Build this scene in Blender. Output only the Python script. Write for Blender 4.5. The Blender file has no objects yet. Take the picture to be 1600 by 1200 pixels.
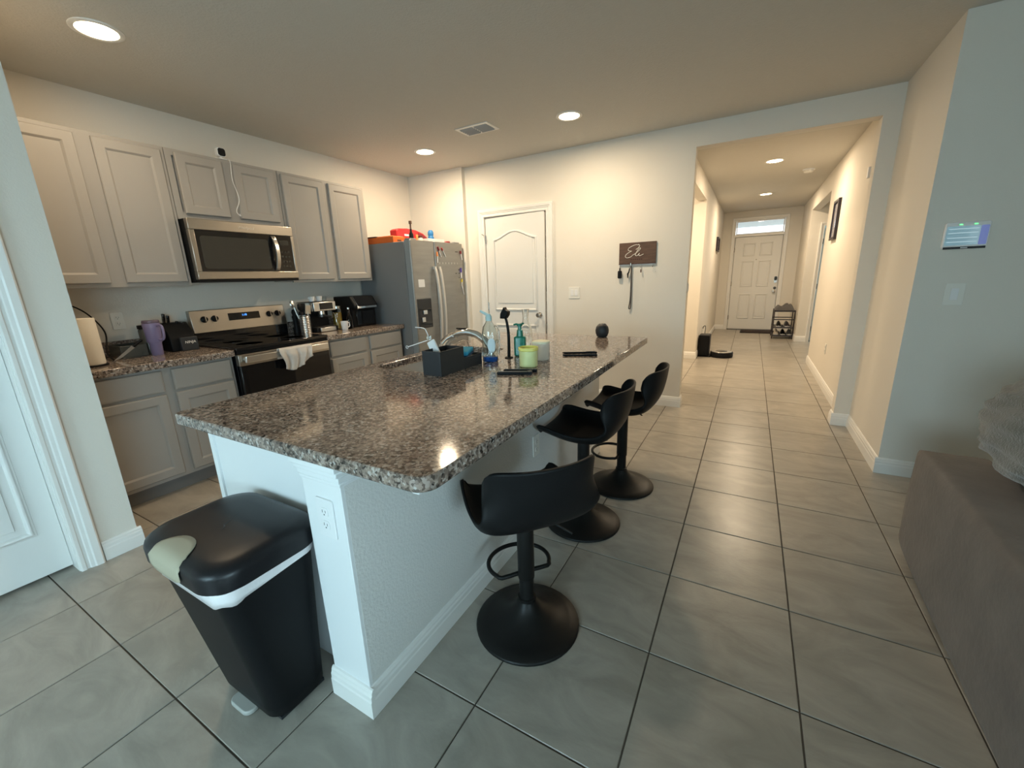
import bpy, bmesh, math, random
from mathutils import Matrix, Vector, Quaternion

random.seed(7)
SC = bpy.context.scene
COL = SC.collection
PI = math.pi
CEIL = 2.613                     # ceiling height
ZI = 0.905                       # island top
ZC = 0.903                       # wall counter top

# ------------------------------------------------------------------ camera
def make_camera():
    yaw, pitch, roll = -0.520521, -0.250009, -0.0343713
    ca, sa, cp, sp = math.cos(yaw), math.sin(yaw), math.cos(pitch), math.sin(pitch)
    fwd = Vector((sa * cp, ca * cp, sp)); right = Vector((ca, -sa, 0)); up = right.cross(fwd)
    cr, sr = math.cos(roll), math.sin(roll)
    r2 = right * cr + up * sr; u2 = up * cr - right * sr
    cam = bpy.data.cameras.new('camera'); co = bpy.data.objects.new('camera', cam); COL.objects.link(co)
    cam.sensor_fit = 'HORIZONTAL'; cam.sensor_width = 36; cam.lens = 36 * 644.818 / 1600
    cam.clip_start = 0.02; cam.clip_end = 200
    m = Matrix((( r2.x, u2.x, -fwd.x, 0), (r2.y, u2.y, -fwd.y, 0), (r2.z, u2.z, -fwd.z, 1.3419), (0, 0, 0, 1)))
    co.matrix_world = m
    SC.camera = co
make_camera()

# ------------------------------------------------------------------ world, daylight, exposure
W = bpy.data.worlds.new('world'); SC.world = W; W.use_nodes = True
bg = W.node_tree.nodes['Background']; bg.inputs[0].default_value = (0.82, 0.92, 1.0, 1); bg.inputs[1].default_value = 2.6
SC.view_settings.view_transform = 'Standard'; SC.view_settings.look = 'None'
SC.view_settings.gamma = 1; SC.view_settings.use_curve_mapping = False
SC.view_settings.exposure = 0.0
SC.cycles.use_denoising = True; SC.cycles.adaptive_threshold = 0.02
SC.cycles.max_bounces = 9; SC.cycles.diffuse_bounces = 5; SC.cycles.glossy_bounces = 4
SC.cycles.sample_clamp_indirect = 8
DAY = (0.55, 0.86, 1.0)
WARM = (1.0, 0.79, 0.54)

def area_light(name, loc, direction, sx, sy, power, color, spread=PI):
    l = bpy.data.lights.new(name, 'AREA'); l.shape = 'RECTANGLE'; l.size = sx; l.size_y = sy
    l.energy = power; l.color = color; l.spread = spread
    o = bpy.data.objects.new(name, l); COL.objects.link(o); o.location = loc
    o.rotation_euler = Vector(direction).to_track_quat('-Z', 'Y').to_euler(); return o
# daylight in the living room's sliding glass door (wall behind) and the two hall side rooms' windows
area_light('daylight_patio_door', (2.93, -2.15, 1.10), (-1, 0.10, -0.50), 2.2, 1.9, 98, DAY, math.radians(118))
area_light('daylight_living_window', (-0.9, -3.3, 1.35), (0, 1, -0.50), 1.7, 1.3, 52, DAY, math.radians(118))
area_light('daylight_bedroom_window', (2.9, 10.4, 1.4), (-1, -0.25, 0), 1.2, 1.3, 30, DAY)

# ------------------------------------------------------------------ materials
MATS = {}
def nodes_of(name):
    m = bpy.data.materials.new(name); m.use_nodes = True
    nt = m.node_tree; b = nt.nodes['Principled BSDF']; MATS[name] = m
    return m, nt, b
def mat(name, col, rough=0.5, metal=0.0, bump=0.0, bscale=80.0, spec=0.5, var=0.0, vscale=6.0, coat=0.0, trans=0.0, ior=1.45, emit=None, estr=0.0, aniso=None, sheen=0.0, alpha=1.0):
    m, nt, b = nodes_of(name)
    b.inputs['Base Color'].default_value = (*col, 1); b.inputs['Roughness'].default_value = rough
    b.inputs['Metallic'].default_value = metal; b.inputs['Specular IOR Level'].default_value = spec
    b.inputs['Coat Weight'].default_value = coat; b.inputs['IOR'].default_value = ior
    b.inputs['Transmission Weight'].default_value = trans; b.inputs['Sheen Weight'].default_value = sheen
    if emit: b.inputs['Emission Color'].default_value = (*emit, 1); b.inputs['Emission Strength'].default_value = estr
    N, L = nt.nodes, nt.links
    tc = N.new('ShaderNodeTexCoord')
    src = tc.outputs['Object']
    if aniso:
        mp = N.new('ShaderNodeMapping'); mp.inputs['Scale'].default_value = aniso; L.new(src, mp.inputs[0]); src = mp.outputs[0]
    if var > 0:
        nz = N.new('ShaderNodeTexNoise'); nz.inputs['Scale'].default_value = vscale; nz.inputs['Detail'].default_value = 5
        L.new(src, nz.inputs['Vector'])
        mx = N.new('ShaderNodeMix'); mx.data_type = 'RGBA'
        mx.inputs['A'].default_value = (*[max(0, c * (1 - var)) for c in col], 1); mx.inputs['B'].default_value = (*[min(1, c * (1 + var)) for c in col], 1)
        L.new(nz.outputs['Fac'], mx.inputs['Factor']); L.new(mx.outputs['Result'], b.inputs['Base Color'])
    if bump > 0:
        n2 = N.new('ShaderNodeTexNoise'); n2.inputs['Scale'].default_value = bscale; n2.inputs['Detail'].default_value = 4
        L.new(src, n2.inputs['Vector'])
        bp = N.new('ShaderNodeBump'); bp.inputs['Strength'].default_value = bump; bp.inputs['Distance'].default_value = 0.004
        L.new(n2.outputs['Fac'], bp.inputs['Height']); L.new(bp.outputs['Normal'], b.inputs['Normal'])
    return m

mat('wall', (0.74, 0.70, 0.63), 0.75, bump=0.22, bscale=130, var=0.02, vscale=2, spec=0.35)
mat('ceiling_paint', (0.60, 0.58, 0.53), 0.85, bump=0.55, bscale=70, var=0.03, vscale=30, spec=0.2)
mat('trim_white', (0.80, 0.79, 0.76), 0.38, bump=0.02, bscale=200)
mat('door_white', (0.76, 0.755, 0.73), 0.42, bump=0.03, bscale=160)
mat('island_drywall', (0.72, 0.71, 0.68), 0.6, bump=0.5, bscale=95, var=0.03, vscale=3)
mat('island_white', (0.78, 0.79, 0.79), 0.42)
mat('cabinet_grey', (0.345, 0.325, 0.30), 0.42, var=0.03, vscale=4, bump=0.02, bscale=120)
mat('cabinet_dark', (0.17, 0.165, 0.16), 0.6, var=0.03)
mat('steel', (0.50, 0.46, 0.41), 0.30, metal=1.0, aniso=(60, 1, 60), bump=0.03, bscale=6, var=0.06, vscale=4)
mat('steel_light', (0.72, 0.71, 0.69), 0.28, metal=1.0)
mat('fridge_steel', (0.33, 0.325, 0.31), 0.40, metal=0.75, aniso=(1, 1, 6), var=0.16, vscale=4)
mat('fridge_side', (0.20, 0.205, 0.21), 0.48, bump=0.05, bscale=250, var=0.03)
mat('fridge_edge', (0.30, 0.34, 0.36), 0.4, metal=0.3)
mat('fridge_handle', (0.62, 0.60, 0.57), 0.35, metal=0.4)
mat('chrome', (0.80, 0.80, 0.80), 0.07, metal=1.0)
mat('nickel', (0.55, 0.53, 0.50), 0.22, metal=1.0)
mat('dark_metal', (0.10, 0.095, 0.09), 0.35, metal=0.7)
mat('stool_black', (0.008, 0.008, 0.0085), 0.5, bump=0.06, bscale=450, spec=0.2)
mat('stool_metal', (0.009, 0.0085, 0.008), 0.42, spec=0.28, bump=0.03, bscale=600)
mat('black_plastic', (0.006, 0.0065, 0.0075), 0.47, bump=0.04, bscale=500, spec=0.2)
mat('lid_plastic', (0.010, 0.010, 0.012), 0.36, bump=0.02, bscale=300, spec=0.35)
mat('black_gloss', (0.008, 0.008, 0.009), 0.06, coat=0.3)
mat('oven_glass', (0.006, 0.006, 0.007), 0.05)
mat('microwave_glass', (0.045, 0.043, 0.037), 0.16)
mat('grey_tab', (0.42, 0.38, 0.28), 0.55, var=0.06)
mat('bag_white', (0.82, 0.79, 0.80), 0.45, bump=0.5, bscale=60)
mat('paper', (0.80, 0.73, 0.62), 0.9, bump=0.3, bscale=260)
mat('white_plastic', (0.80, 0.80, 0.80), 0.35)
mat('ivory_plastic', (0.78, 0.76, 0.70), 0.4)
mat('lavender', (0.22, 0.185, 0.32), 0.42)
mat('lavender_dark', (0.13, 0.10, 0.14), 0.35)
mat('charcoal', (0.025, 0.027, 0.030), 0.5, bump=0.03, bscale=300)
mat('blue_sponge', (0.035, 0.33, 0.52), 0.85, bump=0.5, bscale=180)
mat('blue_sponge_dark', (0.02, 0.06, 0.12), 0.9, bump=0.5, bscale=300)
mat('blue_liquid', (0.02, 0.14, 0.55), 0.15, trans=0.4, ior=1.33)
mat('clear_plastic', (0.86, 0.92, 0.92), 0.06, trans=1.0, ior=1.36)
mat('clear_glass', (0.95, 0.97, 0.97), 0.02, trans=1.0, ior=1.3)
mat('bottle_label', (0.62, 0.70, 0.72), 0.4)
mat('pedal_grey', (0.40, 0.40, 0.37), 0.4)
mat('teal_cap', (0.45, 0.62, 0.63), 0.4)
mat('green_plastic', (0.006, 0.17, 0.115), 0.28, coat=0.2)
mat('candle_yellow', (0.70, 0.72, 0.34), 0.4, coat=0.2)
mat('candle_rim', (0.80, 0.74, 0.20), 0.35)
mat('candle_wax', (0.85, 0.82, 0.60), 0.6)
mat('cream_ceramic', (0.80, 0.70, 0.59), 0.45)
mat('red_plastic', (0.50, 0.025, 0.03), 0.4)
mat('dark_red', (0.24, 0.02, 0.03), 0.4)
mat('orange_box', (0.62, 0.13, 0.02), 0.6)
mat('orange_light', (0.85, 0.30, 0.10), 0.6)
mat('brown', (0.09, 0.045, 0.03), 0.6)
mat('blue_plastic', (0.03, 0.22, 0.55), 0.4)
mat('yellow', (0.75, 0.60, 0.03), 0.4)
mat('purple', (0.10, 0.06, 0.35), 0.4)
mat('outlet_hole', (0.05, 0.05, 0.05), 0.6)
mat('shelf_brown', (0.14, 0.05, 0.03), 0.6)
mat('smoked', (0.07, 0.075, 0.07), 0.25)
mat('amber', (0.38, 0.26, 0.05), 0.25)
mat('towel', (0.60, 0.555, 0.51), 0.95, bump=0.6, bscale=220, var=0.06, vscale=30, sheen=0.3)
mat('grey_cloth', (0.085, 0.08, 0.08), 0.95, bump=0.6, bscale=180, sheen=0.2)
mat('mat_fibre', (0.035, 0.022, 0.022), 0.95, bump=0.8, bscale=300)
mat('sofa_fabric', (0.150, 0.134, 0.122), 0.95, bump=0.8, bscale=38, var=0.30, vscale=7, sheen=0.08)
mat('fluffy', (0.115, 0.115, 0.10), 0.97, bump=1.0, bscale=120, var=0.18, vscale=14, sheen=0.5)
mat('screen', (0.25, 0.40, 0.46), 0.08, coat=0.6, emit=(0.45, 0.72, 0.85), estr=0.22)
mat('screen_blue', (0.10, 0.12, 0.35), 0.1, emit=(0.25, 0.33, 0.75), estr=0.3)
mat('screen_line', (0.1, 0.2, 0.25), 0.2, emit=(0.75, 0.95, 1.0), estr=0.5)
mat('led_green', (0.1, 0.8, 0.2), 0.4, emit=(0.15, 1.0, 0.3), estr=1.6)
mat('display_blue', (0.02, 0.1, 0.4), 0.3, emit=(0.08, 0.35, 1.0), estr=2.5)
mat('lamp_lens', (1, 0.9, 0.75), 0.4, emit=(1.0, 0.80, 0.52), estr=14.0)
mat('letter_white', (0.90, 0.87, 0.80), 0.4)
mat('print_dark', (0.05, 0.018, 0.012), 0.7)
mat('frame_dark', (0.022, 0.015, 0.02), 0.35)
mat('picture_paper', (0.72, 0.70, 0.74), 0.12, coat=0.8)
mat('porch', (0.62, 0.64, 0.60), 0.8)
mat('vent_grey', (0.42, 0.45, 0.47), 0.5)
mat('concrete', (0.35, 0.34, 0.32), 0.9, bump=0.3, bscale=40)

def granite():
    m, nt, b = nodes_of('granite'); N, L = nt.nodes, nt.links
    tc = N.new('ShaderNodeTexCoord')
    nz = N.new('ShaderNodeTexNoise'); nz.inputs['Scale'].default_value = 70; nz.inputs['Detail'].default_value = 3
    L.new(tc.outputs['Object'], nz.inputs['Vector'])
    add = N.new('ShaderNodeMix'); add.data_type = 'VECTOR'; add.inputs['Factor'].default_value = 0.012
    L.new(tc.outputs['Object'], add.inputs['A']); L.new(nz.outputs['Color'], add.inputs['B'])
    v1 = N.new('ShaderNodeTexVoronoi'); v1.inputs['Scale'].default_value = 132; L.new(add.outputs['Result'], v1.inputs['Vector'])
    v2 = N.new('ShaderNodeTexVoronoi'); v2.inputs['Scale'].default_value = 62; L.new(add.outputs['Result'], v2.inputs['Vector'])
    s1 = N.new('ShaderNodeSeparateColor'); L.new(v1.outputs['Color'], s1.inputs[0])
    s2 = N.new('ShaderNodeSeparateColor'); L.new(v2.outputs['Color'], s2.inputs[0])
    r1 = N.new('ShaderNodeValToRGB'); r1.color_ramp.interpolation = 'CONSTANT'
    els = [(0.0, (0.014, 0.012, 0.012)), (0.17, (0.075, 0.056, 0.046)), (0.33, (0.215, 0.162, 0.132)), (0.56, (0.34, 0.268, 0.222)), (0.79, (0.46, 0.385, 0.335)), (0.92, (0.62, 0.57, 0.52))]
    r1.color_ramp.elements[0].position = 0; r1.color_ramp.elements[0].color = (*els[0][1], 1)
    r1.color_ramp.elements[1].position = els[1][0]; r1.color_ramp.elements[1].color = (*els[1][1], 1)
    for p, c in els[2:]:
        e = r1.color_ramp.elements.new(p); e.color = (*c, 1)
    L.new(s1.outputs[0], r1.inputs[0])
    r2 = N.new('ShaderNodeValToRGB'); r2.color_ramp.interpolation = 'CONSTANT'
    els2 = [(0.0, (0.04, 0.032, 0.028)), (0.25, (0.22, 0.165, 0.132)), (0.7, (0.34, 0.27, 0.22))]
    r2.color_ramp.elements[0].position = 0; r2.color_ramp.elements[0].color = (*els2[0][1], 1)
    r2.color_ramp.elements[1].position = .25; r2.color_ramp.elements[1].color = (*els2[1][1], 1)
    e = r2.color_ramp.elements.new(.7); e.color = (*els2[2][1], 1)
    L.new(s2.outputs[1], r2.inputs[0])
    mx = N.new('ShaderNodeMix'); mx.data_type = 'RGBA'; mx.inputs['Factor'].default_value = 0.38
    L.new(r1.outputs[0], mx.inputs['A']); L.new(r2.outputs[0], mx.inputs['B'])
    L.new(mx.outputs['Result'], b.inputs['Base Color'])
    b.inputs['Roughness'].default_value = 0.10; b.inputs['Specular IOR Level'].default_value = 0.5
granite()

def tile_mat():
    m, nt, b = nodes_of('tile'); N, L = nt.nodes, nt.links
    tc = N.new('ShaderNodeTexCoord'); oi = N.new('ShaderNodeObjectInfo')
    mul = N.new('ShaderNodeVectorMath'); mul.operation = 'SCALE'; mul.inputs['Scale'].default_value = 37.0
    cmb = N.new('ShaderNodeCombineXYZ')
    for i in range(3): L.new(oi.outputs['Random'], cmb.inputs[i])
    L.new(cmb.outputs[0], mul.inputs[0])
    add = N.new('ShaderNodeVectorMath'); add.operation = 'ADD'; L.new(tc.outputs['Object'], add.inputs[0]); L.new(mul.outputs[0], add.inputs[1])
    mp = N.new('ShaderNodeMapping'); mp.inputs['Scale'].default_value = (1.0, 2.1, 1.0); mp.inputs['Rotation'].default_value = (0, 0, 0.6)
    L.new(add.outputs[0], mp.inputs[0])
    n1 = N.new('ShaderNodeTexNoise'); n1.inputs['Scale'].default_value = 3.4; n1.inputs['Detail'].default_value = 8; n1.inputs['Roughness'].default_value = 0.60; n1.inputs['Distortion'].default_value = 1.1
    L.new(mp.outputs[0], n1.inputs['Vector'])
    r = N.new('ShaderNodeValToRGB'); r.color_ramp.elements[0].position = 0.34; r.color_ramp.elements[1].position = 0.68
    r.color_ramp.elements[0].color = (0.285, 0.260, 0.222, 1); r.color_ramp.elements[1].color = (0.400, 0.366, 0.315, 1)
    L.new(n1.outputs['Fac'], r.inputs[0]); L.new(r.outputs[0], b.inputs['Base Color'])
    b.inputs['Roughness'].default_value = 0.30; b.inputs['Specular IOR Level'].default_value = 0.5
    n2 = N.new('ShaderNodeTexNoise'); n2.inputs['Scale'].default_value = 45; n2.inputs['Detail'].default_value = 5; L.new(mp.outputs[0], n2.inputs['Vector'])
    bp = N.new('ShaderNodeBump'); bp.inputs['Strength'].default_value = 0.10; bp.inputs['Distance'].default_value = 0.004
    L.new(n2.outputs['Fac'], bp.inputs['Height']); L.new(bp.outputs['Normal'], b.inputs['Normal'])
tile_mat()
mat('grout', (0.085, 0.072, 0.058), 0.9, bump=0.2, bscale=300)

def wood_mat():
    m, nt, b = nodes_of('sign_wood'); N, L = nt.nodes, nt.links
    tc = N.new('ShaderNodeTexCoord'); mp = N.new('ShaderNodeMapping'); mp.inputs['Scale'].default_value = (4, 1, 40); L.new(tc.outputs['Object'], mp.inputs[0])
    n1 = N.new('ShaderNodeTexNoise'); n1.inputs['Scale'].default_value = 2.0; n1.inputs['Detail'].default_value = 5; L.new(mp.outputs[0], n1.inputs['Vector'])
    r = N.new('ShaderNodeValToRGB'); r.color_ramp.elements[0].position = 0.3; r.color_ramp.elements[1].position = 0.75
    r.color_ramp.elements[0].color = (0.065, 0.032, 0.018, 1); r.color_ramp.elements[1].color = (0.13, 0.07, 0.045, 1)
    L.new(n1.outputs['Fac'], r.inputs[0]); L.new(r.outputs[0], b.inputs['Base Color']); b.inputs['Roughness'].default_value = 0.6
wood_mat()

# ------------------------------------------------------------------ mesh helpers
class MB:
    def __init__(s): s.v = []; s.f = []; s.M = None
    def _add(s, vs, fs):
        o = len(s.v)
        for p in vs:
            p = Vector(p)
            s.v.append(s.M @ p if s.M else p)
        s.f += [tuple(i + o for i in f) for f in fs]; return s
    def box(s, x0, x1, y0, y1, z0, z1):
        return s._add([(x0, y0, z0), (x1, y0, z0), (x1, y1, z0), (x0, y1, z0), (x0, y0, z1), (x1, y0, z1), (x1, y1, z1), (x0, y1, z1)],
                      [(0, 3, 2, 1), (4, 5, 6, 7), (0, 1, 5, 4), (1, 2, 6, 5), (2, 3, 7, 6), (3, 0, 4, 7)])
    def lathe(s, prof, n=24, c=(0, 0, 0), axis='z', sx=1.0, sy=1.0):
        vs, fs = [], []
        for r, h in prof:
            for k in range(n):
                a = 2 * PI * k / n; p = (r * math.cos(a) * sx, r * math.sin(a) * sy, h)
                if axis == 'x': p = (p[2], p[0], p[1])
                elif axis == 'y': p = (p[1], p[2], p[0])
                vs.append((c[0] + p[0], c[1] + p[1], c[2] + p[2]))
        for i in range(len(prof) - 1):
            for k in range(n):
                k2 = (k + 1) % n; fs.append((i * n + k, i * n + k2, (i + 1) * n + k2, (i + 1) * n + k))
        if prof[0][0] > 1e-6: fs.append(tuple(range(n))[::-1])
        if prof[-1][0] > 1e-6: fs.append(tuple((len(prof) - 1) * n + k for k in range(n)))
        return s._add(vs, fs)
    def cyl(s, c, r, h, n=16, axis='z', r2=None):
        return s.lathe([(r, 0), (r if r2 is None else r2, h)], n, c, axis)
    def tube(s, path, r, n=8, closed=False):
        P = [Vector(p) for p in path]; m = len(P); vs, fs = [], []
        rs = r if isinstance(r, (list, tuple)) else [r] * m
        T = []
        for i in range(m):
            a = P[(i - 1) % m] if (closed or i > 0) else P[i]; b = P[(i + 1) % m] if (closed or i < m - 1) else P[i]
            T.append((b - a).normalized())
        up = Vector((0, 0, 1)) if abs(T[0].z) < 0.9 else Vector((1, 0, 0))
        nrm = (up - T[0] * up.dot(T[0])).normalized()
        for i in range(m):
            if i: 
                nrm = nrm - T[i] * nrm.dot(T[i]); nrm.normalize()
            bi = T[i].cross(nrm)
            for k in range(n):
                a = 2 * PI * k / n; vs.append(P[i] + (nrm * math.cos(a) + bi * math.sin(a)) * rs[i])
        for i in range(m if closed else m - 1):
            j = (i + 1) % m
            for k in range(n):
                k2 = (k + 1) % n; fs.append((i * n + k, i * n + k2, j * n + k2, j * n + k))
        if not closed:
            fs.append(tuple(range(n))[::-1]); fs.append(tuple((m - 1) * n + k for k in range(n)))
        return s._add(vs, fs)
    def prism(s, poly, lo, hi, P=None):
        """poly 2-d (a,b), extruded lo..hi along c; P maps (a,b,c) to xyz"""
        P = P or (lambda a, b, c: (a, b, c)); n = len(poly)
        vs = [P(a, b, lo) for a, b in poly] + [P(a, b, hi) for a, b in poly]
        fs = [tuple(range(n))[::-1], tuple(range(n, 2 * n))] + [(k, (k + 1) % n, n + (k + 1) % n, n + k) for k in range(n)]
        return s._add(vs, fs)
    def grid(s, pts):
        h, w = len(pts), len(pts[0]); vs = [p for row in pts for p in row]
        return s._add(vs, [(i * w + j, i * w + j + 1, (i + 1) * w + j + 1, (i + 1) * w + j) for i in range(h - 1) for j in range(w - 1)])
    def build(s, name, material, parent=None, bevel=0.0, seg=2, smooth=None, solidify=0.0, subsurf=0, loc=None):
        me = bpy.data.meshes.new(name); me.from_pydata([tuple(v) for v in s.v], [], s.f)
        bm = bmesh.new(); bm.from_mesh(me); bmesh.ops.recalc_face_normals(bm, faces=bm.faces); bm.to_mesh(me); bm.free()
        return link(name, me, material, parent, bevel, seg, smooth, solidify, subsurf, loc)
def link(name, me, material, parent=None, bevel=0.0, seg=2, smooth=None, solidify=0.0, subsurf=0, loc=None):
    me.materials.clear(); me.materials.append(MATS[material])
    if smooth is not None or bevel or subsurf:
        me.shade_smooth()
        if not subsurf: me.set_sharp_from_angle(angle=math.radians(smooth if smooth else 35))
    o = bpy.data.objects.new(name, me); COL.objects.link(o)
    if loc: o.location = loc
    if parent: o.parent = parent
    if solidify:
        md = o.modifiers.new('solidify', 'SOLIDIFY'); md.thickness = solidify; md.offset = 0
    if bevel:
        md = o.modifiers.new('bevel', 'BEVEL'); md.width = bevel; md.segments = seg; md.limit_method = 'ANGLE'; md.angle_limit = math.radians(40)
    if subsurf:
        md = o.modifiers.new('subsurf', 'SUBSURF'); md.levels = subsurf; md.render_levels = subsurf
    return o
def tag(o, label=None, cat=None, group=None, kind=None):
    if label: o['label'] = label
    if cat: o['category'] = cat
    if group: o['group'] = group
    if kind: o['kind'] = kind
    return o
def empty(name, loc=(0, 0, 0), rz=0.0, label=None, cat=None, group=None):
    o = bpy.data.objects.new(name, None); COL.objects.link(o); o.location = loc; o.rotation_euler = (0, 0, rz); o.empty_display_size = 0.05
    return tag(o, label, cat, group)
def struct(o, label=None): o['kind'] = 'structure'; return tag(o, label)
def box(name, material, b, parent=None, bevel=0.0, seg=2):
    return MB().box(*b).build(name, material, parent, bevel, seg)
def rounded(x0, x1, y0, y1, r, n=6):
    pts = []
    rr = r if isinstance(r, (list, tuple)) else [r] * 4
    for (cx, cy, a0), q in zip(((x1, y1, 0), (x0, y1, PI / 2), (x0, y0, PI), (x1, y0, 1.5 * PI)), rr):
        sx = -1 if cx == x1 else 1; sy = -1 if cy == y1 else 1
        for k in range(n + 1):
            a = a0 + PI / 2 * k / n; pts.append((cx + sx * q + q * math.cos(a), cy + sy * q + q * math.sin(a)))
    return pts
def slab_with_hole(name, outer, hole, z0, z1, material, parent=None, bevel=0.0):
    bm = bmesh.new(); loops = []
    for pts in (outer, hole):
        vs = [bm.verts.new((a, b, z1)) for a, b in pts]
        loops.append([bm.edges.new((vs[i], vs[(i + 1) % len(vs)])) for i in range(len(vs))])
    bmesh.ops.triangle_fill(bm, use_beauty=True, edges=[e for l in loops for e in l])
    r = bmesh.ops.extrude_face_region(bm, geom=list(bm.faces))
    for v in [g for g in r['geom'] if isinstance(g, bmesh.types.BMVert)]: v.co.z = z0
    bmesh.ops.recalc_face_normals(bm, faces=bm.faces)
    bmesh.ops.dissolve_limit(bm, angle_limit=0.01, verts=bm.verts, edges=bm.edges)
    me = bpy.data.meshes.new(name); bm.to_mesh(me); bm.free()
    return link(name, me, material, parent, bevel)
def text_mesh(name, body, size, material, parent, M, depth=0.0008, font_shear=0.0, align='CENTER'):
    cu = bpy.data.curves.new(name, 'FONT'); cu.body = body; cu.size = size; cu.extrude = depth; cu.align_x = align; cu.align_y = 'CENTER'; cu.shear = font_shear
    cu.resolution_u = 3
    t = bpy.data.objects.new(name, cu); COL.objects.link(t)
    dg = bpy.context.evaluated_depsgraph_get(); me = bpy.data.meshes.new_from_object(t.evaluated_get(dg))
    bpy.data.objects.remove(t); bpy.data.curves.remove(cu)
    me.transform(M); me.name = name
    return link(name, me, material, parent)
def wall_matrix(origin, right, up):
    r = Vector(right).normalized(); u = Vector(up).normalized(); n = r.cross(u)
    return Matrix(((r.x, u.x, n.x, origin[0]), (r.y, u.y, n.y, origin[1]), (r.z, u.z, n.z, origin[2]), (0, 0, 0, 1)))
def arc(c, r, a0, a1, n, plane='xy', z=0):
    out = []
    for k in range(n + 1):
        a = a0 + (a1 - a0) * k / n; out.append((c[0] + r * math.cos(a), c[1] + r * math.sin(a)))
    return out
def smooth_path(pts, n=6):
    P = [Vector(p) for p in pts]; out = []
    for i in range(len(P) - 1):
        p0 = P[max(i - 1, 0)]; p1 = P[i]; p2 = P[i + 1]; p3 = P[min(i + 2, len(P) - 1)]
        for k in range(n):
            t = k / n; t2 = t * t; t3 = t2 * t
            out.append(0.5 * ((2 * p1) + (p2 - p0) * t + (2 * p0 - 5 * p1 + 4 * p2 - p3) * t2 + (3 * p1 - p0 - 3 * p2 + p3) * t3))
    out.append(P[-1]); return out

# ================================================================== STRUCTURE
# ---- floor with tiles
T = 0.4572
fl = struct(MB().box(-4.2, 4.2, -3.6, 11.4, -0.08, -0.0035).build('floor', 'grout'), 'grey stone-look ceramic tile floor with dark grout')
def tile_mesh(name):
    h = T / 2 - 0.0026; c = 0.0016
    m = MB()
    vs = []
    for d, z in ((0, -0.006), (0, -c), (c, 0)):
        q = h - d; vs += [(-q, -q, z), (q, -q, z), (q, q, z), (-q, q, z)]
    fs = [(8, 9, 10, 11)]
    for l in (0, 4):
        fs += [(l + k, l + (k + 1) % 4, l + 4 + (k + 1) % 4, l + 4 + k) for k in range(4)]
    m._add(vs, fs); me = bpy.data.meshes.new(name); me.from_pydata([tuple(v) for v in m.v], [], m.f); me.materials.append(MATS['tile'])
    return me
tm = tile_mesh('tile')
def tile_ok(x, y):
    h = T / 2
    if y + h < -0.75 or y - h > 11.12: return False
    if y - h > 4.45:                                   # hall, side passage
        if y > 10 and False: return False
        if -0.75 < x + h and x - h < 0.95: return True
        if 5.3 < y + h and y - h < 7.1 and x > -1.9 and x < 0: return True
        if 7.3 < y + h and y - h < 9.6 and 0.7 < x < 2.0: return True
        return False
    if x + h < -3.45 or x - h > 2.6: return False
    if x + h < -2.86 and y + h < 0.66: return False    # behind the pantry wall
    if x - h > -1.72 and x + h < -0.95 and y - h > 0.76 and y + h < 2.9: return False
    if x - h > 0.86 and y - h > 3.45: return False
    return True
far = MB()
for i in range(-11, 9):
    for j in range(-10, 22):
        x = (i + 0.5 - 0.43584) * T; y = (j + 0.5 + 2.81344) * T
        if tile_ok(x, y):
            o = bpy.data.objects.new('tile', tm); COL.objects.link(o); o.location = (x, y, 0); o.parent = fl
        elif -3.4 < y < -0.5 and -2.9 < x < 3.3:
            h = T / 2 - 0.0026; far.box(x - h, x + h, y - h, y + h, -0.006, 0)
o = far.build('tile_field', 'tile', fl); o['kind'] = 'stuff'

# ---- ceiling
struct(box('ceiling', 'ceiling_paint', (-4.2, 4.2, -3.6, 11.4, CEIL, CEIL + 0.1)), 'flat textured ceiling painted off-white')

# ---- walls
XW = -3.88; YF = 4.37
struct(box('wall_left', 'wall', (XW - 0.12, XW, 0.60, 4.55, 0, CEIL)), 'cream wall behind the grey kitchen cabinets')
# pantry closet block at near left, with a door recess
PX = -2.78
m = MB()
m.box(XW - 0.12, PX, 0.462, 0.705, 0, CEIL); m.box(XW - 0.12, PX, -3.6, -0.36, 0, CEIL); m.box(XW - 0.12, PX, -0.36, 0.462, 2.06, CEIL); m.box(XW - 0.12, PX - 0.12, -0.36, 0.462, 0, 2.06)
struct(m.build('wall_near_left', 'wall'), 'pale wall end beside the kitchen cabinets and white door')
m = MB()
m.box(XW, -3.05, 4.31, 4.55, 0, CEIL)
struct(m.build('wall_niche', 'wall'), 'short cream wall section behind the refrigerator')
DX0, DX1, DZ = -2.805, -2.005, 2.045
m = MB()
m.box(-3.05, DX0, YF, YF + 0.12, 0, CEIL); m.box(DX1, -0.535, YF, YF + 0.12, 0, CEIL); m.box(DX0, DX1, YF, YF + 0.12, DZ, CEIL)
struct(m.build('wall_far', 'wall'), 'cream far wall with white arched-panel door and key sign')
struct(box('wall_hall_header', 'wall', (-0.535, 0.848, YF, YF + 0.12, 2.42, CEIL)), 'dropped wall header above the hallway opening')
struct(box('wall_hall_jamb', 'wall', (0.737, 0.848, YF, YF + 0.12, 0, 2.42)), 'narrow wall return at the hallway opening')
struct(box('wall_right_return', 'wall', (0.848, 0.968, 3.40, YF + 0.12, 0, CEIL)), 'beige side wall between the hallway opening and the living room')
struct(box('wall_right', 'wall', (0.968, 3.12, 3.40, 3.52, 0, CEIL)), 'blue-grey shaded wall with alarm keypad')
HL, HR, YE = -0.675, 0.825, 11.1
struct(box('wall_hall_left_near', 'wall', (HL - 0.12, HL, YF + 0.12, 5.40, 0, CEIL)), 'hallway wall just behind the opening')
m = MB(); m.box(HL - 0.12, HL, 7.10, YE, 0, CEIL); m.box(HL - 0.12, HL, 5.40, 7.10, 2.36, CEIL)
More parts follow.
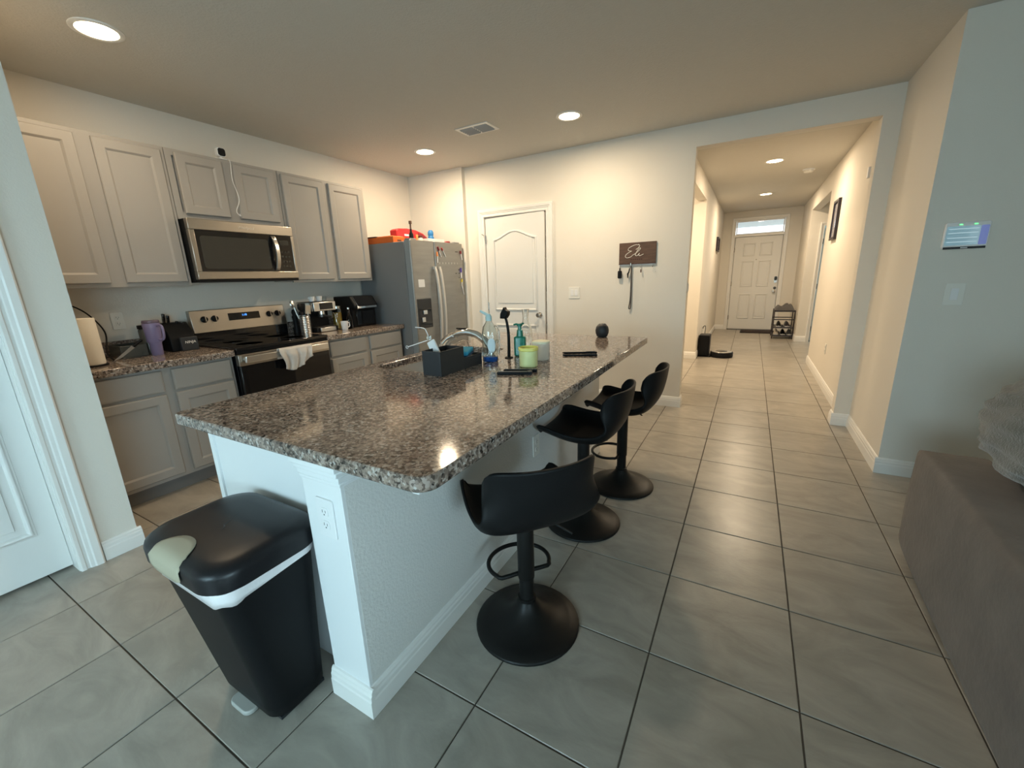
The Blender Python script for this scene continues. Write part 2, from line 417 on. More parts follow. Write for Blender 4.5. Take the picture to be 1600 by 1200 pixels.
struct(m.build('wall_hall_left', 'wall'), 'cream hallway wall with small dark frame near the front door')
struct(box('wall_passage_far', 'wall', (-2.6, HL - 0.12, 7.10, 7.22, 0, CEIL)), 'warm lit wall of the side passage')
struct(box('wall_passage_near', 'wall', (-2.6, HL - 0.12, 5.28, 5.40, 0, CEIL)), 'near wall of the side passage')
struct(box('wall_passage_end', 'wall', (-2.72, -2.6, 5.28, 7.22, 0, CEIL)), 'end wall of the side passage')
m = MB(); m.box(HR, HR + 0.12, YF + 0.12, 7.32, 0, CEIL); m.box(HR, HR + 0.12, 9.45, YE, 0, CEIL); m.box(HR, HR + 0.12, 7.32, 9.45, 2.34, CEIL)
struct(m.build('wall_hall_right', 'wall'), 'cream hallway wall with a framed picture')
# alcove beyond the hall's right opening, with an open bedroom doorway in its far wall
m = MB(); m.box(HR + 0.12, 1.04, 9.45, 9.57, 0, CEIL); m.box(1.86, 3.2, 9.45, 9.57, 0, CEIL); m.box(1.04, 1.86, 9.45, 9.57, 2.06, CEIL)
struct(m.build('wall_alcove_far', 'wall'), 'alcove wall with the bedroom doorway')
struct(box('wall_alcove_side', 'wall', (2.0, 2.12, 7.2, 9.45, 0, CEIL)), 'side wall of the hallway alcove')
struct(box('wall_alcove_near', 'wall', (HR + 0.12, 2.0, 7.2, 7.32, 0, CEIL)), 'near wall of the hallway alcove')
struct(box('wall_bedroom', 'wall', (3.08, 3.2, 9.57, 11.4, 0, CEIL)), 'bedroom wall beyond the alcove doorway')
# hall end with front door and transom
FX0, FX1, FZ = -0.40, 0.515, 2.075
m = MB()
m.box(HL - 0.12, FX0 - 0.01, YE, YE + 0.14, 0, CEIL); m.box(FX1 + 0.01, 3.2, YE, YE + 0.14, 0, CEIL); m.box(FX0 - 0.01, FX1 + 0.01, YE, YE + 0.14, 2.41, CEIL)
struct(m.build('wall_hall_end', 'wall'), 'end wall of the hallway around the front door')
# living room behind the camera
m = MB(); m.box(PX, -1.75, -3.5, -3.38, 0, CEIL); m.box(-0.05, 3.0, -3.5, -3.38, 0, CEIL); m.box(-1.75, -0.05, -3.5, -3.38, 2.0, CEIL); m.box(-1.75, -0.05, -3.5, -3.38, 0, 0.7)
struct(m.build('wall_back', 'wall'), 'living room wall around the window')
m = MB(); m.box(3.0, 3.12, -0.9, 3.4, 0, CEIL); m.box(3.0, 3.12, -3.5, -3.4, 0, CEIL); m.box(3.0, 3.12, -3.4, -0.9, 2.15, CEIL)
struct(m.build('wall_living_right', 'wall'), 'living room side wall around the patio door')

# ---- baseboards (stepped profile)
BP = [(0, 0), (0.016, 0), (0.016, 0.062), (0.0135, 0.068), (0.0135, 0.082), (0.010, 0.089), (0.0095, 0.096), (0.005, 0.104), (0, 0.106)]
def base_run(m, p, q, nrm):
    p, q, nn = Vector((*p, 0)), Vector((*q, 0)), Vector((*nrm, 0))
    n = len(BP); vs = []
    for e in (p, q):
        vs += [e + nn * d + Vector((0, 0, z)) for d, z in BP]
    m._add(vs, [tuple(range(n)), tuple(range(n, 2 * n))[::-1]] + [(k, (k + 1) % n, n + (k + 1) % n, n + k) for k in range(n)])
def baseboard(name, runs, parent=None, material='trim_white'):
    m = MB()
    for r in runs: base_run(m, *r)
    o = m.build(name, material, parent)
    return o if parent else struct(o, 'white stepped baseboard')
baseboard('baseboard_far', [((-1.93, YF), (-0.519, YF), (0, -1)), ((-0.535, YF), (-0.535, YF + 0.12), (1, 0)), ((-3.05, YF), (-2.88, YF), (0, -1))])
baseboard('baseboard_jamb', [((0.721, YF), (0.848, YF), (0, -1)), ((0.737, YF), (0.737, YF + 0.12), (-1, 0))])
baseboard('baseboard_right_return', [((0.848, 3.40), (0.848, YF - 0.016), (-1, 0))])
baseboard('baseboard_right', [((0.832, 3.40), (3.0, 3.40), (0, -1))])
baseboard('baseboard_near_left', [((PX, 0.556), (PX, 0.721), (1, 0)), ((PX, 0.705), (-3.25, 0.705), (0, 1))])
baseboard('baseboard_hall_left', [((HL, YF + 0.12), (HL, 5.416), (1, 0)), ((HL, 7.084), (HL, YE), (1, 0)), ((HL, 7.10), (-2.6, 7.10), (0, -1))])
baseboard('baseboard_hall_right', [((HR, YF + 0.12), (HR, 7.336), (-1, 0)), ((HR, 9.434), (HR, YE), (-1, 0)), ((HR, 9.45), (0.985, 9.45), (0, -1))])
baseboard('baseboard_hall_end', [((HL, YE), (-0.47, YE), (0, -1)), ((0.585, YE), (HR, YE), (0, -1))])

# ---- casings
CP = [(0, 0), (0, 0.013), (0.006, 0.016), (0.018, 0.016), (0.022, 0.011), (0.032, 0.011), (0.036, 0.017), (0.048, 0.019), (0.054, 0.024), (0.078, 0.026), (0.084, 0.021), (0.086, 0.0)]
def casing(name, a0, a1, zt, P, parent=None, scale=1.0, sill=None):
    """casing round an opening a0..a1 up to zt; P(a,z,d)->xyz"""
    m = MB(); n = len(CP); rings = []
    z0 = 0 if sill is None else sill
    rings.append([P(a0 - w * scale, z0, d) for w, d in CP]); rings.append([P(a0 - w * scale, zt + w * scale, d) for w, d in CP])
    rings.append([P(a1 + w * scale, zt + w * scale, d) for w, d in CP]); rings.append([P(a1 + w * scale, z0, d) for w, d in CP])
    vs = [p for r in rings for p in r]; fs = []
    for i in range(3):
        for k in range(n): fs.append((i * n + k, i * n + (k + 1) % n, (i + 1) * n + (k + 1) % n, (i + 1) * n + k))
    fs += [tuple(range(n)), tuple(range(3 * n, 4 * n))[::-1]]
    m._add(vs, fs); return m.build(name, 'trim_white', parent)

# ---- door_1: near-left pantry door (raised panels)
def moulding(m, path, P, closed=True, w=0.030, h=0.014, d0=0.0):
    """ridge moulding along a closed 2-d path on plane P(a,b,d)"""
    prof = [(-w / 2, -0.002), (-w / 2, 0.002), (-w * 0.22, h), (w * 0.05, h), (w * 0.24, 0.003), (w / 2, 0.002), (w / 2, -0.002)]
    L = [Vector((*p, 0)) for p in path]; n = len(L); k = len(prof); vs, fs = [], []
    for i in range(n):
        a, b, c = L[(i - 1) % n], L[i], L[(i + 1) % n]
        t1 = (b - a).normalized(); t2 = (c - b).normalized(); n1 = Vector((-t1.y, t1.x, 0)); n2 = Vector((-t2.y, t2.x, 0))
        nn = n1 + n2; nn = nn / max(0.25, nn.dot(n1)) if nn.length > 1e-6 else n1
        for o, d in prof:
            q = b - nn * o; vs.append(P(q.x, q.y, d0 + d))
    for i in range(n):
        j = (i + 1) % n
        for q in range(k):
            fs.append((i * k + q, i * k + (q + 1) % k, j * k + (q + 1) % k, j * k + q))
    m._add(vs, fs)
def panel_part(name, path, P, parent, material='door_white', inset=0.045, raise_=0.006):
    m = MB(); moulding(m, path, P)
    cx = sum(p[0] for p in path) / len(path); cz = sum(p[1] for p in path) / len(path)
    xs = [p[0] for p in path]; zs = [p[1] for p in path]; w = max(xs) - min(xs); h = max(zs) - min(zs)
    fx = 1 - 2 * inset / w; fz = 1 - 2 * inset / h
    m.prism([(cx + (a - cx) * fx, cz + (b - cz) * fz) for a, b in path], -0.002, raise_, lambda a, b, c: P(a, b, c))
    return m.build(name, material, parent, bevel=0.003, seg=1)
def rect(a0, a1, b0, b1): return [(a0, b0), (a1, b0), (a1, b1), (a0, b1)]
d1 = struct(empty('door_1', (PX - 0.07, 0.05, 0)), 'white panelled pantry door at the near wall end')
Pd1 = lambda a, z, d: (d, a - 0.05, z)
box('slab', 'door_white', (-0.035, 0, -0.405, 0.408, 0.018, 2.055), d1, 0.002)
panel_part('lower_panel', rect(-0.22, 0.365, 0.245, 0.83), Pd1, d1)
panel_part('upper_panel', rect(-0.22, 0.365, 1.03, 1.90), Pd1, d1)
m = MB()
casing('casing', -0.36, 0.462, 2.06, lambda a, z, d: (0.07 + d, a - 0.05, z), d1, 1.05)
m.box(-0.05, 0.07, 0.409, 0.414, 0, 2.06); m.build('jamb_lining', 'trim_white', d1)

# ---- door_2: far pantry door, arched top panel, standing slightly ajar
d2 = struct(empty('door_2', (DX0, YF + 0.012, 0)), 'white two-panel door with arched upper panel, slightly ajar')
slab = empty('leaf', (0, 0, 0), math.radians(-1.8)); slab.parent = d2
Pd2 = lambda a, z, d: (a, -d, z)
o = box('slab', 'door_white', (0.004, 0.778, 0, 0.035, 0.012, 2.040), slab, 0.002)
a0, a1 = 0.115, 0.675
top = [(a0, 0.98), (a1, 0.98), (a1, 1.785)]
for k in range(1, 16):
    t = k / 16; top.append((a1 + (a0 - a1) * t, 1.785 + 0.085 * (0.5 - 0.5 * math.cos(2 * PI * t)) ** 0.9 ))
top.append((a0, 1.785))
panel_part('arched_panel', top, Pd2, slab); panel_part('lower_panel', rect(a0, a1, 0.22, 0.80), Pd2, slab)
m = MB(); m.lathe([(0.030, 0), (0.030, 0.006), (0.012, 0.010), (0.011, 0.032), (0.024, 0.040), (0.029, 0.052), (0.024, 0.064), (0.008, 0.068), (0, 0.068)], 20, (0, 0, 0), 'y')
m2 = MB(); m2.M = Matrix.Translation((0.715, 0, 0.925)) @ Matrix.Rotation(PI, 4, 'Z'); m2.lathe([(0.030, 0), (0.030, 0.006), (0.012, 0.010), (0.011, 0.032), (0.024, 0.040), (0.029, 0.052), (0.024, 0.064), (0.008, 0.068), (0, 0.068)], 20, (0, 0, 0), 'y')
m2.build('knob', 'nickel', slab, smooth=40)
casing('casing', DX0, DX1, DZ, lambda a, z, d: (a - DX0, -0.012 - d, z), d2, 0.95)
for z in (0.25, 1.02, 1.80):
    m = MB(); m.box(0.003, 0.011, -0.012, 0.006, z - 0.045, z + 0.045); m.cyl((0.006, -0.010, z - 0.048), 0.006, 0.096, 10); m.build('hinge', 'nickel', d2)
# hook above the hinge on the casing
MB().tube([(-0.02, -0.05, 1.86), (-0.012, -0.06, 1.855), (0.0, -0.06, 1.85), (0.012, -0.05, 1.84)], 0.004, 6).build('hinge_stop', 'nickel', d2)
# closet shelves glimpsed behind the open edge
cl = empty('closet_shelf', (-2.2, 4.95, 0), 0, 'brown shelving seen through the gap of the arched door', 'shelf')
for z in (0.35, 0.75, 1.15, 1.55, 1.85): box('shelf_board', 'trim_white', (-0.55, 0.30, -0.2, 0.2, z, z + 0.02), cl)
for k, z in enumerate((0, 0.37, 0.77, 1.17, 1.57)): box('shelf_box', 'shelf_brown', (-0.5 + 0.05 * (k % 2), 0.28, -0.16, 0.18, z + 0.002, z + 0.26), cl)
box('side_panel', 'shelf_brown', (0.301, 0.32, -0.2, 0.2, 0, 1.9), cl); box('side_panel', 'shelf_brown', (-0.57, -0.551, -0.2, 0.2, 0, 1.9), cl)
m = MB(); m.box(-3.05, -1.6, 5.2, 5.27, 0, CEIL); m.box(-3.12, -3.05, YF + 0.18, 5.27, 0, CEIL); m.box(-1.72, -1.6, YF + 0.12, 5.2, 0, CEIL)
struct(m.build('wall_closet', 'wall'), 'inside walls of the closet')

# ---- door_3: front door with six panels and transom window
d3 = struct(empty('door_3', (FX0, YE + 0.02, 0)), 'white six-panel front door with keypad lock')
DW = FX1 - FX0
Pd3 = lambda a, z, d: (a, -d, z)
box('slab', 'door_white', (0.003, DW - 0.003, 0, 0.045, 0.015, FZ - 0.01), d3, 0.002)
for ca in (0.295, 0.62):
    panel_part('panel', rect(ca - 0.11, ca + 0.11, 1.66, 1.92), Pd3, d3, inset=0.04)
    panel_part('panel', rect(ca - 0.11, ca + 0.11, 0.99, 1.54), Pd3, d3, inset=0.04)
    panel_part('panel', rect(ca - 0.11, ca + 0.11, 0.27, 0.81), Pd3, d3, inset=0.04)
casing('casing', -0.01, DW + 0.01, 2.41, lambda a, z, d: (a, -0.02 - d, z), d3, 0.85)
box('transom_bar', 'trim_white', (-0.01, DW + 0.01, -0.022, 0.08, FZ, FZ + 0.05), d3, 0.003)
m = MB(); m.box(-0.012, 0.016, 0.046, 0.10, 0, FZ); m.box(DW - 0.016, DW + 0.012, 0.046, 0.10, 0, FZ); m.box(0.016, DW - 0.016, 0.046, 0.10, FZ - 0.03, FZ); m.box(0.016, DW - 0.016, 0.046, 0.10, 0.0, 0.03); m.build('door_stop', 'trim_white', d3)
box('threshold', 'dark_metal', (-0.01, DW + 0.01, -0.05, 0.08, 0, 0.014), d3)
for z in (0.28, 1.05, 1.80): MB().cyl((-0.001, -0.008, z - 0.05), 0.008, 0.1, 8).build('hinge', 'nickel', d3)
kp = MB().prism(rounded(0.835, 0.90, 1.055, 1.20, 0.03), -0.028, 0.0, lambda a, b, c: (a, c, b)).build('keypad_lock', 'nickel', d3, bevel=0.003)
MB().prism(rounded(0.842, 0.893, 1.11, 1.192, 0.015), -0.031, -0.026, lambda a, b, c: (a, c, b)).build('keypad_face', 'black_gloss', kp)
m = MB(); m.M = Matrix.Translation((0.855, 0, 0.875)) @ Matrix.Rotation(PI, 4, 'Z'); m.lathe([(0.036, 0), (0.036, 0.01), (0.014, 0.014), (0.013, 0.035), (0.030, 0.045), (0.034, 0.058), (0.024, 0.075), (0, 0.078)], 18, (0, 0, 0), 'y')
m.build('knob', 'nickel', d3, smooth=40)
m = MB(); m.M = Matrix.Translation((0.868, 0, 0.945)) @ Matrix.Rotation(PI, 4, 'Z'); m.lathe([(0.030, 0), (0.030, 0.008), (0.026, 0.014), (0, 0.016)], 18, (0, 0, 0), 'y'); m.build('deadbolt', 'dark_metal', d3, smooth=40)
m = MB(); m.M = Matrix.Translation((0.455, 0, 1.575)) @ Matrix.Rotation(PI, 4, 'Z'); m.lathe([(0.012, 0), (0.012, 0.004), (0.007, 0.006), (0, 0.005)], 12, (0, 0, 0), 'y'); m.build('peephole', 'chrome', d3)
w1 = struct(empty('window_1', (FX0, YE + 0.02, FZ + 0.05)), 'bright transom window above the front door')
m = MB(); H1 = 2.41 - FZ - 0.05
m.box(0, DW, 0.02, 0.07, 0, 0.02); m.box(0, DW, 0.02, 0.07, H1 - 0.02, H1); m.box(0, 0.02, 0.02, 0.07, 0.02, H1 - 0.02); m.box(DW - 0.02, DW, 0.02, 0.07, 0.02, H1 - 0.02)
m.build('window_frame', 'trim_white', w1)
box('pane', 'clear_glass', (0.02, DW - 0.02, 0.04, 0.046, 0.02, H1 - 0.02), w1)
struct(box('porch_roof', 'porch', (-2.5, 2.5, YE + 0.14, 13.85, 2.5, 2.58)), 'grey porch soffit outside the transom')
struct(box('porch_slab', 'concrete', (-4, 4, YE + 0.14, 16, -0.15, -0.05)), 'concrete porch outside')
# patio door behind the camera
w2 = struct(empty('window_2', (3.06, -3.4, 0)), 'sliding glass patio door of the living room')
m = MB()
for a in (0, 1.225, 2.45): m.box(-0.03, 0.03, a, a + 0.05, 0, 2.15)
for a in (0.05, 1.275): m.box(-0.03, 0.03, a, a + 1.175, 0, 0.06); m.box(-0.03, 0.03, a, a + 1.175, 2.09, 2.15)
m.build('window_frame', 'trim_white', w2)
for a in (0.05, 1.275): box('pane', 'clear_glass', (-0.003, 0.003, a, a + 1.175, 0.06, 2.09), w2)
w3 = struct(empty('window_3', (-1.75, -3.44, 0.7)), 'living room window')
m = MB(); m.box(0, 1.7, -0.03, 0.03, 0, 0.05); m.box(0, 1.7, -0.03, 0.03, 1.25, 1.3); m.box(0, 0.05, -0.03, 0.03, 0.05, 1.25); m.box(1.65, 1.7, -0.03, 0.03, 0.05, 1.25); m.box(0.05, 1.65, -0.02, 0.02, 0.63, 0.67)
m.build('window_frame', 'trim_white', w3); box('pane', 'clear_glass', (0.05, 1.65, -0.003, 0.003, 0.05, 1.25), w3)
struct(box('patio', 'concrete', (-7, 8, -9, -3.5, -0.15, -0.05)), 'concrete patio outside'); struct(box('patio_side', 'concrete', (4.2, 9, -3.5, 4, -0.15, -0.05)), 'concrete patio beside the living room')
# bedroom doorway trim and open door in the alcove
d4 = struct(empty('door_4', (1.04, 9.45, 0)), 'white open bedroom door off the hallway alcove')
casing('casing', 0, 0.82, 2.06, lambda a, z, d: (a, -d, z), d4, 0.7)
lf = empty('leaf', (0.02, 0.13, 0), math.radians(68)); lf.parent = d4
box('slab', 'door_white', (0, 0.76, -0.035, 0, 0.012, 2.03), lf, 0.002)
for z in (0.25, 1.02, 1.80): box('hinge', 'dark_metal', (-0.002, 0.012, 0.0, 0.02, z - 0.045, z + 0.045), d4)

# ================================================================== CEILING FIXTURES
def downlight(x, y, label, power, r=0.085):
    t = empty('recessed_light', (x, y, CEIL), 0, label, 'ceiling light', 'recessed ceiling lights')
    MB().lathe([(r + 0.022, 0.0), (r + 0.022, -0.004), (r + 0.012, -0.009), (r, -0.006), (r, -0.0)], 32).build('trim_ring', 'trim_white', t, smooth=50)
    MB().lathe([(0, -0.0075), (r * 0.6, -0.0070), (r - 0.002, -0.0045)], 32).build('lens', 'lamp_lens', t, smooth=50)
    l = bpy.data.lights.new('recessed_lamp', 'AREA'); l.shape = 'DISK'; l.size = r * 1.7; l.energy = power; l.color = WARM; l.spread = PI
    lo = bpy.data.objects.new('recessed_lamp', l); COL.objects.link(lo); lo.location = (0, 0, -0.016); lo.parent = t
    return t
KP = 24
downlight(-2.965, 1.127, 'round recessed light above the tall grey cabinets near the pantry wall', 9.5)
downlight(-2.995, 3.619, 'round recessed light in front of the refrigerator', KP)
downlight(-1.42, 3.565, 'round recessed light between the air vent and the far wall', KP)
downlight(0.112, 6.36, 'round recessed light at the near end of the hallway ceiling', 33)
downlight(0.082, 8.91, 'round recessed light close to the front door', 31)
downlight(-1.5, 6.25, 'round recessed light in the side passage', 34)
vt = empty('air_vent', (-2.2, 3.38, CEIL), math.radians(0), 'grey louvred air vent in the kitchen ceiling', 'vent')
m = MB(); W2, H2 = 0.165, 0.105
m.box(-W2, W2, -H2, -H2 + 0.028, -0.007, 0); m.box(-W2, W2, H2 - 0.028, H2, -0.007, 0); m.box(-W2, -W2 + 0.028, -H2 + 0.028, H2 - 0.028, -0.007, 0); m.box(W2 - 0.028, W2, -H2 + 0.028, H2 - 0.028, -0.007, 0); m.box(-0.006, 0.006, -H2 + 0.028, H2 - 0.028, -0.007, 0)
m.build('vent_frame', 'trim_white', vt, 0.002)
box('duct', 'outlet_hole', (-W2 + 0.028, W2 - 0.028, -H2 + 0.028, H2 - 0.028, -0.002, 0), vt)
for sx in (-1, 1):
    for k in range(5):
        m = MB(); m.M = Matrix.Translation((sx * 0.0715, -0.062 + k * 0.031, -0.006)) @ Matrix.Rotation(math.radians(-32), 4, 'X'); m.box(-0.064, 0.064, -0.0135, 0.0135, -0.001, 0.001); m.build('louvre', 'vent_grey', vt)
sd = empty('smoke_detector', (0.526, 7.16, CEIL), 0, 'white round smoke detector on the hallway ceiling', 'smoke detector')
MB().lathe([(0.07, 0), (0.07, -0.012), (0.064, -0.014)], 28).build('base_plate', 'white_plastic', sd, smooth=40)
MB().lathe([(0.055, -0.014), (0.056, -0.03), (0.045, -0.042), (0, -0.044)], 28).build('housing', 'ivory_plastic', sd, smooth=40)

# ================================================================== KITCHEN CABINETS
def cab_door(parent, x, y0, y1, z0, z1, w=0.058, material='cabinet_grey'):
    m = MB(); rings = []
    for ins, d in ((0, 0), (0, 0.014), (0.005, 0.019), (w - 0.004, 0.019), (w, 0.016), (w + 0.008, 0.009), (w + 0.008, 0.0)):
        rings.append([(x + d, y0 + ins, z0 + ins), (x + d, y1 - ins, z0 + ins), (x + d, y1 - ins, z1 - ins), (x + d, y0 + ins, z1 - ins)])
    vs = [p for r in rings for p in r]; fs = []
    for i in range(len(rings)):
        j = (i + 1) % len(rings)
        for k in range(4): fs.append((i * 4 + k, i * 4 + (k + 1) % 4, j * 4 + (k + 1) % 4, j * 4 + k))
    m._add(vs, fs); d = m.build('door', material, parent)
    w2 = w + 0.0078
    box('door_panel', material, (x + 0.001, x + 0.009, y0 + w2, y1 - w2, z0 + w2, z1 - w2), d)
    return d
def drawer(parent, x, y0, y1, z0, z1):
    m = MB(); rings = []
    for ins, d in ((0, 0), (0, 0.012), (0.004, 0.0165), (0.012, 0.019)):
        rings.append([(x + d, y0 + ins, z0 + ins), (x + d, y1 - ins, z0 + ins), (x + d, y1 - ins, z1 - ins), (x + d, y0 + ins, z1 - ins)])
    vs = [p for r in rings for p in r]; fs = [(0, 1, 2, 3), (12, 13, 14, 15)]
    for i in range(3):
        for k in range(4): fs.append((i * 4 + k, i * 4 + (k + 1) % 4, i * 4 + 4 + (k + 1) % 4, i * 4 + 4 + k))
    m._add(vs, fs); return m.build('drawer_front', 'cabinet_grey', parent)
XU = -3.588                                             # upper face frame plane
def upper(y0, y1, z0, z1, doors, label, dz0, dz1):
    t = empty('upper_cabinet', (XW, y0, z0), 0, label, 'cabinet', 'grey wall-hung kitchen cabinets')
    o = (XW, y0, z0)
    box('carcass', 'cabinet_grey', (0.001, XU - 0.02 - XW, 0.0015, y1 - y0 - 0.0015, 0, z1 - z0), t)
    m = MB(); f0, f1 = XU - 0.02 - XW, XU - XW; W_, H_ = y1 - y0 - 0.0015, z1 - z0
    m.box(f0, f1, 0.0015, 0.04, -0.012, H_); m.box(f0, f1, W_ - 0.04, W_, -0.012, H_); m.box(f0, f1, 0.04, W_ - 0.04, H_ - 0.04, H_); m.box(f0, f1, 0.04, W_ - 0.04, -0.012, 0.04)
    mid = (doors[0][1] + doors[1][0]) / 2 - y0; m.box(f0, f1, mid - 0.045, mid + 0.045, 0.04, H_ - 0.04)
    m.build('face_frame', 'cabinet_grey', t)
    for a, b in doors: cab_door(t, XU - XW, a - y0, b - y0, dz0 - z0, dz1 - z0)
    return t
upper(0.712, 1.572, 1.385, 2.292, ((0.735, 1.120), (1.198, 1.548)), 'tall pair of grey upper cabinet doors beside the pantry wall', 1.398, 2.268)
upper(1.574, 2.372, 1.845, 2.292, ((1.628, 1.932), (2.008, 2.332)), 'short grey upper cabinet above the microwave', 1.872, 2.272)
upper(2.374, 3.290, 1.385, 2.292, ((2.400, 2.800), (2.862, 3.262)), 'grey upper cabinet between microwave and refrigerator', 1.394, 2.272)
XBF = -3.288
def base_cab(y0, y1, cols, label):
    t = empty('base_cabinet', (XW, y0, 0), 0, label, 'cabinet', 'grey base kitchen cabinets')
    box('carcass', 'cabinet_grey', (0.001, XBF - 0.02 - XW, 0.001, y1 - y0 - 0.001, 0.10, 0.855), t)
    m = MB(); f0, f1 = XBF - 0.02 - XW, XBF - XW; W_ = y1 - y0 - 0.001
    m.box(f0, f1, 0.001, 0.038, 0.10, 0.855); m.box(f0, f1, W_ - 0.038, W_, 0.10, 0.855); m.box(f0, f1, 0.038, W_ - 0.038, 0.10, 0.14); m.box(f0, f1, 0.038, W_ - 0.038, 0.822, 0.855); m.box(f0, f1, 0.038, W_ - 0.038, 0.665, 0.71)
    mid = (cols[0][1] + cols[1][0]) / 2 - y0; m.box(f0, f1, mid - 0.038, mid + 0.038, 0.14, 0.665); m.box(f0, f1, mid - 0.038, mid + 0.038, 0.71, 0.822)
    m.build('face_frame', 'cabinet_grey', t)
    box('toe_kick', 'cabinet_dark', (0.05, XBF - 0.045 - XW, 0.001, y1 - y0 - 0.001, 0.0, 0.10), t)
    for a, b in cols:
        drawer(t, XBF - XW, a - y0, b - y0, 0.698, 0.838); cab_door(t, XBF - XW, a - y0, b - y0, 0.126, 0.680)
    return t
base_cab(0.725, 1.592, ((0.760, 1.152), (1.206, 1.572)), 'grey base cabinet with drawers beside the pantry wall')
base_cab(2.386, 3.330, ((2.418, 2.832), (2.880, 3.306)), 'grey base cabinet with drawers next to the refrigerator')
for y0, y1, lab in ((0.722, 1.598, 'brown speckled granite countertop left of the range holding paper towels'), (2.380, 3.345, 'brown speckled granite countertop between range and refrigerator')):
    t = empty('wall_counter', (XW, y0, 0.857), 0, lab, 'countertop', 'granite wall countertops')
    t.name = 'granite_countertop'
    box('slab', 'granite', (0.002, -3.243 - XW, 0, y1 - y0, 0, ZC - 0.857), t, 0.006)
    tag(box('granite_backsplash', 'granite', (XW + 0.002, XW + 0.022, y0, y1, ZC + 0.0005, ZC + 0.105), None, 0.002), 'low granite backsplash strip ' + ('behind the paper towels and tumbler' if y0 < 1 else 'behind the espresso machine'), 'backsplash', 'granite backsplash strips')

# ================================================================== MICROWAVE
mw = empty('microwave', (XW, 1.578, 1.392), 0, 'stainless over-range microwave with dark glass door', 'microwave')
MW, MH, MD = 0.786, 0.44, 0.395
box('case', 'black_plastic', (0.002, MD - 0.045, 0.002, MW - 0.002, 0, MH), mw, 0.003)
m = MB(); f0, f1 = MD - 0.045, MD
m.box(f0, f1, 0, MW, MH - 0.075, MH); m.box(f0, f1, 0, MW, 0.018, 0.075); m.box(f0, f1, 0, 0.035, 0.075, MH - 0.075); m.box(f0, f1, MW - 0.022, MW, 0.075, MH - 0.075)
m.build('front_frame', 'steel', mw, 0.004)
box('bottom_grille', 'black_plastic', (0.03, f1 - 0.004, 0.004, MW - 0.004, -0.001, 0.017), mw)
dr = box('door_glass', 'black_gloss', (f0, f1 - 0.004, 0.0355, 0.615, 0.0755, MH - 0.0755), mw)
MB().prism(rounded(0.060, 0.560, 0.095, MH - 0.115, 0.02), f1 - 0.0045, f1 - 0.003, lambda a, b, c: (c, a, b)).build('window', 'microwave_glass', dr)
box('control_panel', 'black_gloss', (f0, f1 - 0.003, 0.617, MW - 0.0225, 0.0755, MH - 0.0755), mw)
box('display', 'microwave_glass', (f1 - 0.003, f1 - 0.0022, 0.66, 0.735, 0.29, 0.325), mw)
for r in range(4):
    for c in range(3): box('button', 'microwave_glass', (f1 - 0.003, f1 - 0.0022, 0.660 + c * 0.028, 0.678 + c * 0.028, 0.11 + r * 0.038, 0.126 + r * 0.038), mw)
hp = [(f1 + 0.004 + 0.040 * math.sin(PI * k / 16) ** 0.7, 0.600 , 0.085 + (MH - 0.17) * k / 16) for k in range(17)]
m = MB()
pts = [[(p[0] + dx, p[1] + dy, p[2]) for dx, dy in ((0, -0.016), (0.008, -0.012), (0.008, 0.012), (0, 0.016), (0, -0.016))] for p in hp]
m.grid(pts); m.build('handle', 'steel_light', mw, smooth=60, solidify=0.006)
text_mesh('logo', 'Whirlpool', 0.030, 'steel_light', mw, wall_matrix((f1 + 0.0005, 0.40, MH - 0.038), (0, 1, 0), (0, 0, 1)), 0.0005, 0.2)

# ================================================================== RANGE
rg = empty('kitchen_range', (XW, 1.602, 0), 0, 'black and stainless electric range with glass cooktop', 'range')
RW, XF_ = 0.774, 0.64
box('body', 'black_plastic', (0.03, XF_ - 0.03, 0.004, RW - 0.004, 0.03, 0.893), rg, 0.003)
box('cooktop', 'black_gloss', (0.06, XF_ + 0.012, 0.0, RW, 0.8935, 0.915), rg, 0.004)
for (bx, by, br) in ((0.23, 0.20, 0.075), (0.23, 0.57, 0.09), (0.47, 0.20, 0.10), (0.47, 0.57, 0.085)):
    MB().lathe([(br, 0.9152), (br, 0.9156), (br - 0.004, 0.9156), (br - 0.004, 0.9152)], 32, (bx, by, 0)).build('burner_ring', 'microwave_glass', rg)
m = MB(); m.prism([(0.02, 0.916), (0.085, 0.916), (0.085, 1.0), (0.02, 1.0)], 0.004, RW - 0.004, lambda a, b, c: (a, c, b)); m.build('backguard_base', 'black_gloss', rg)
m = MB(); m.prism([(0.02, 1.0005), (0.092, 1.0005), (0.066, 1.178), (0.02, 1.178)], 0.0, RW, lambda a, b, c: (a, c, b)); m.build('backguard', 'steel', rg, 0.004)
def bgp(y, z): return Vector((0.0925 - (z - 1.0005) * 0.026 / 0.1775, y, z))
tilt = Matrix.Rotation(-math.atan(0.026 / 0.1775), 4, 'Y')
for y in (0.095, 0.172, 0.625, 0.702):
    k = MB(); k.M = Matrix.Translation(bgp(y, 1.105)) @ tilt; k.lathe([(0.026, 0.0005), (0.024, 0.006), (0.020, 0.008), (0.018, 0.026), (0, 0.027)], 20, (0, 0, 0), 'x'); kn = k.build('knob', 'black_plastic', rg, smooth=40)
    k = MB(); k.M = Matrix.Translation(bgp(y, 1.105)) @ tilt; k.box(0.024, 0.030, -0.003, 0.003, -0.019, 0.019); k.build('pointer', 'steel', kn)
d = MB(); d.M = Matrix.Translation(bgp(0.408, 1.108)) @ tilt; d.box(0.0003, 0.003, -0.130, 0.130, -0.030, 0.030); dp = d.build('display', 'black_gloss', rg)
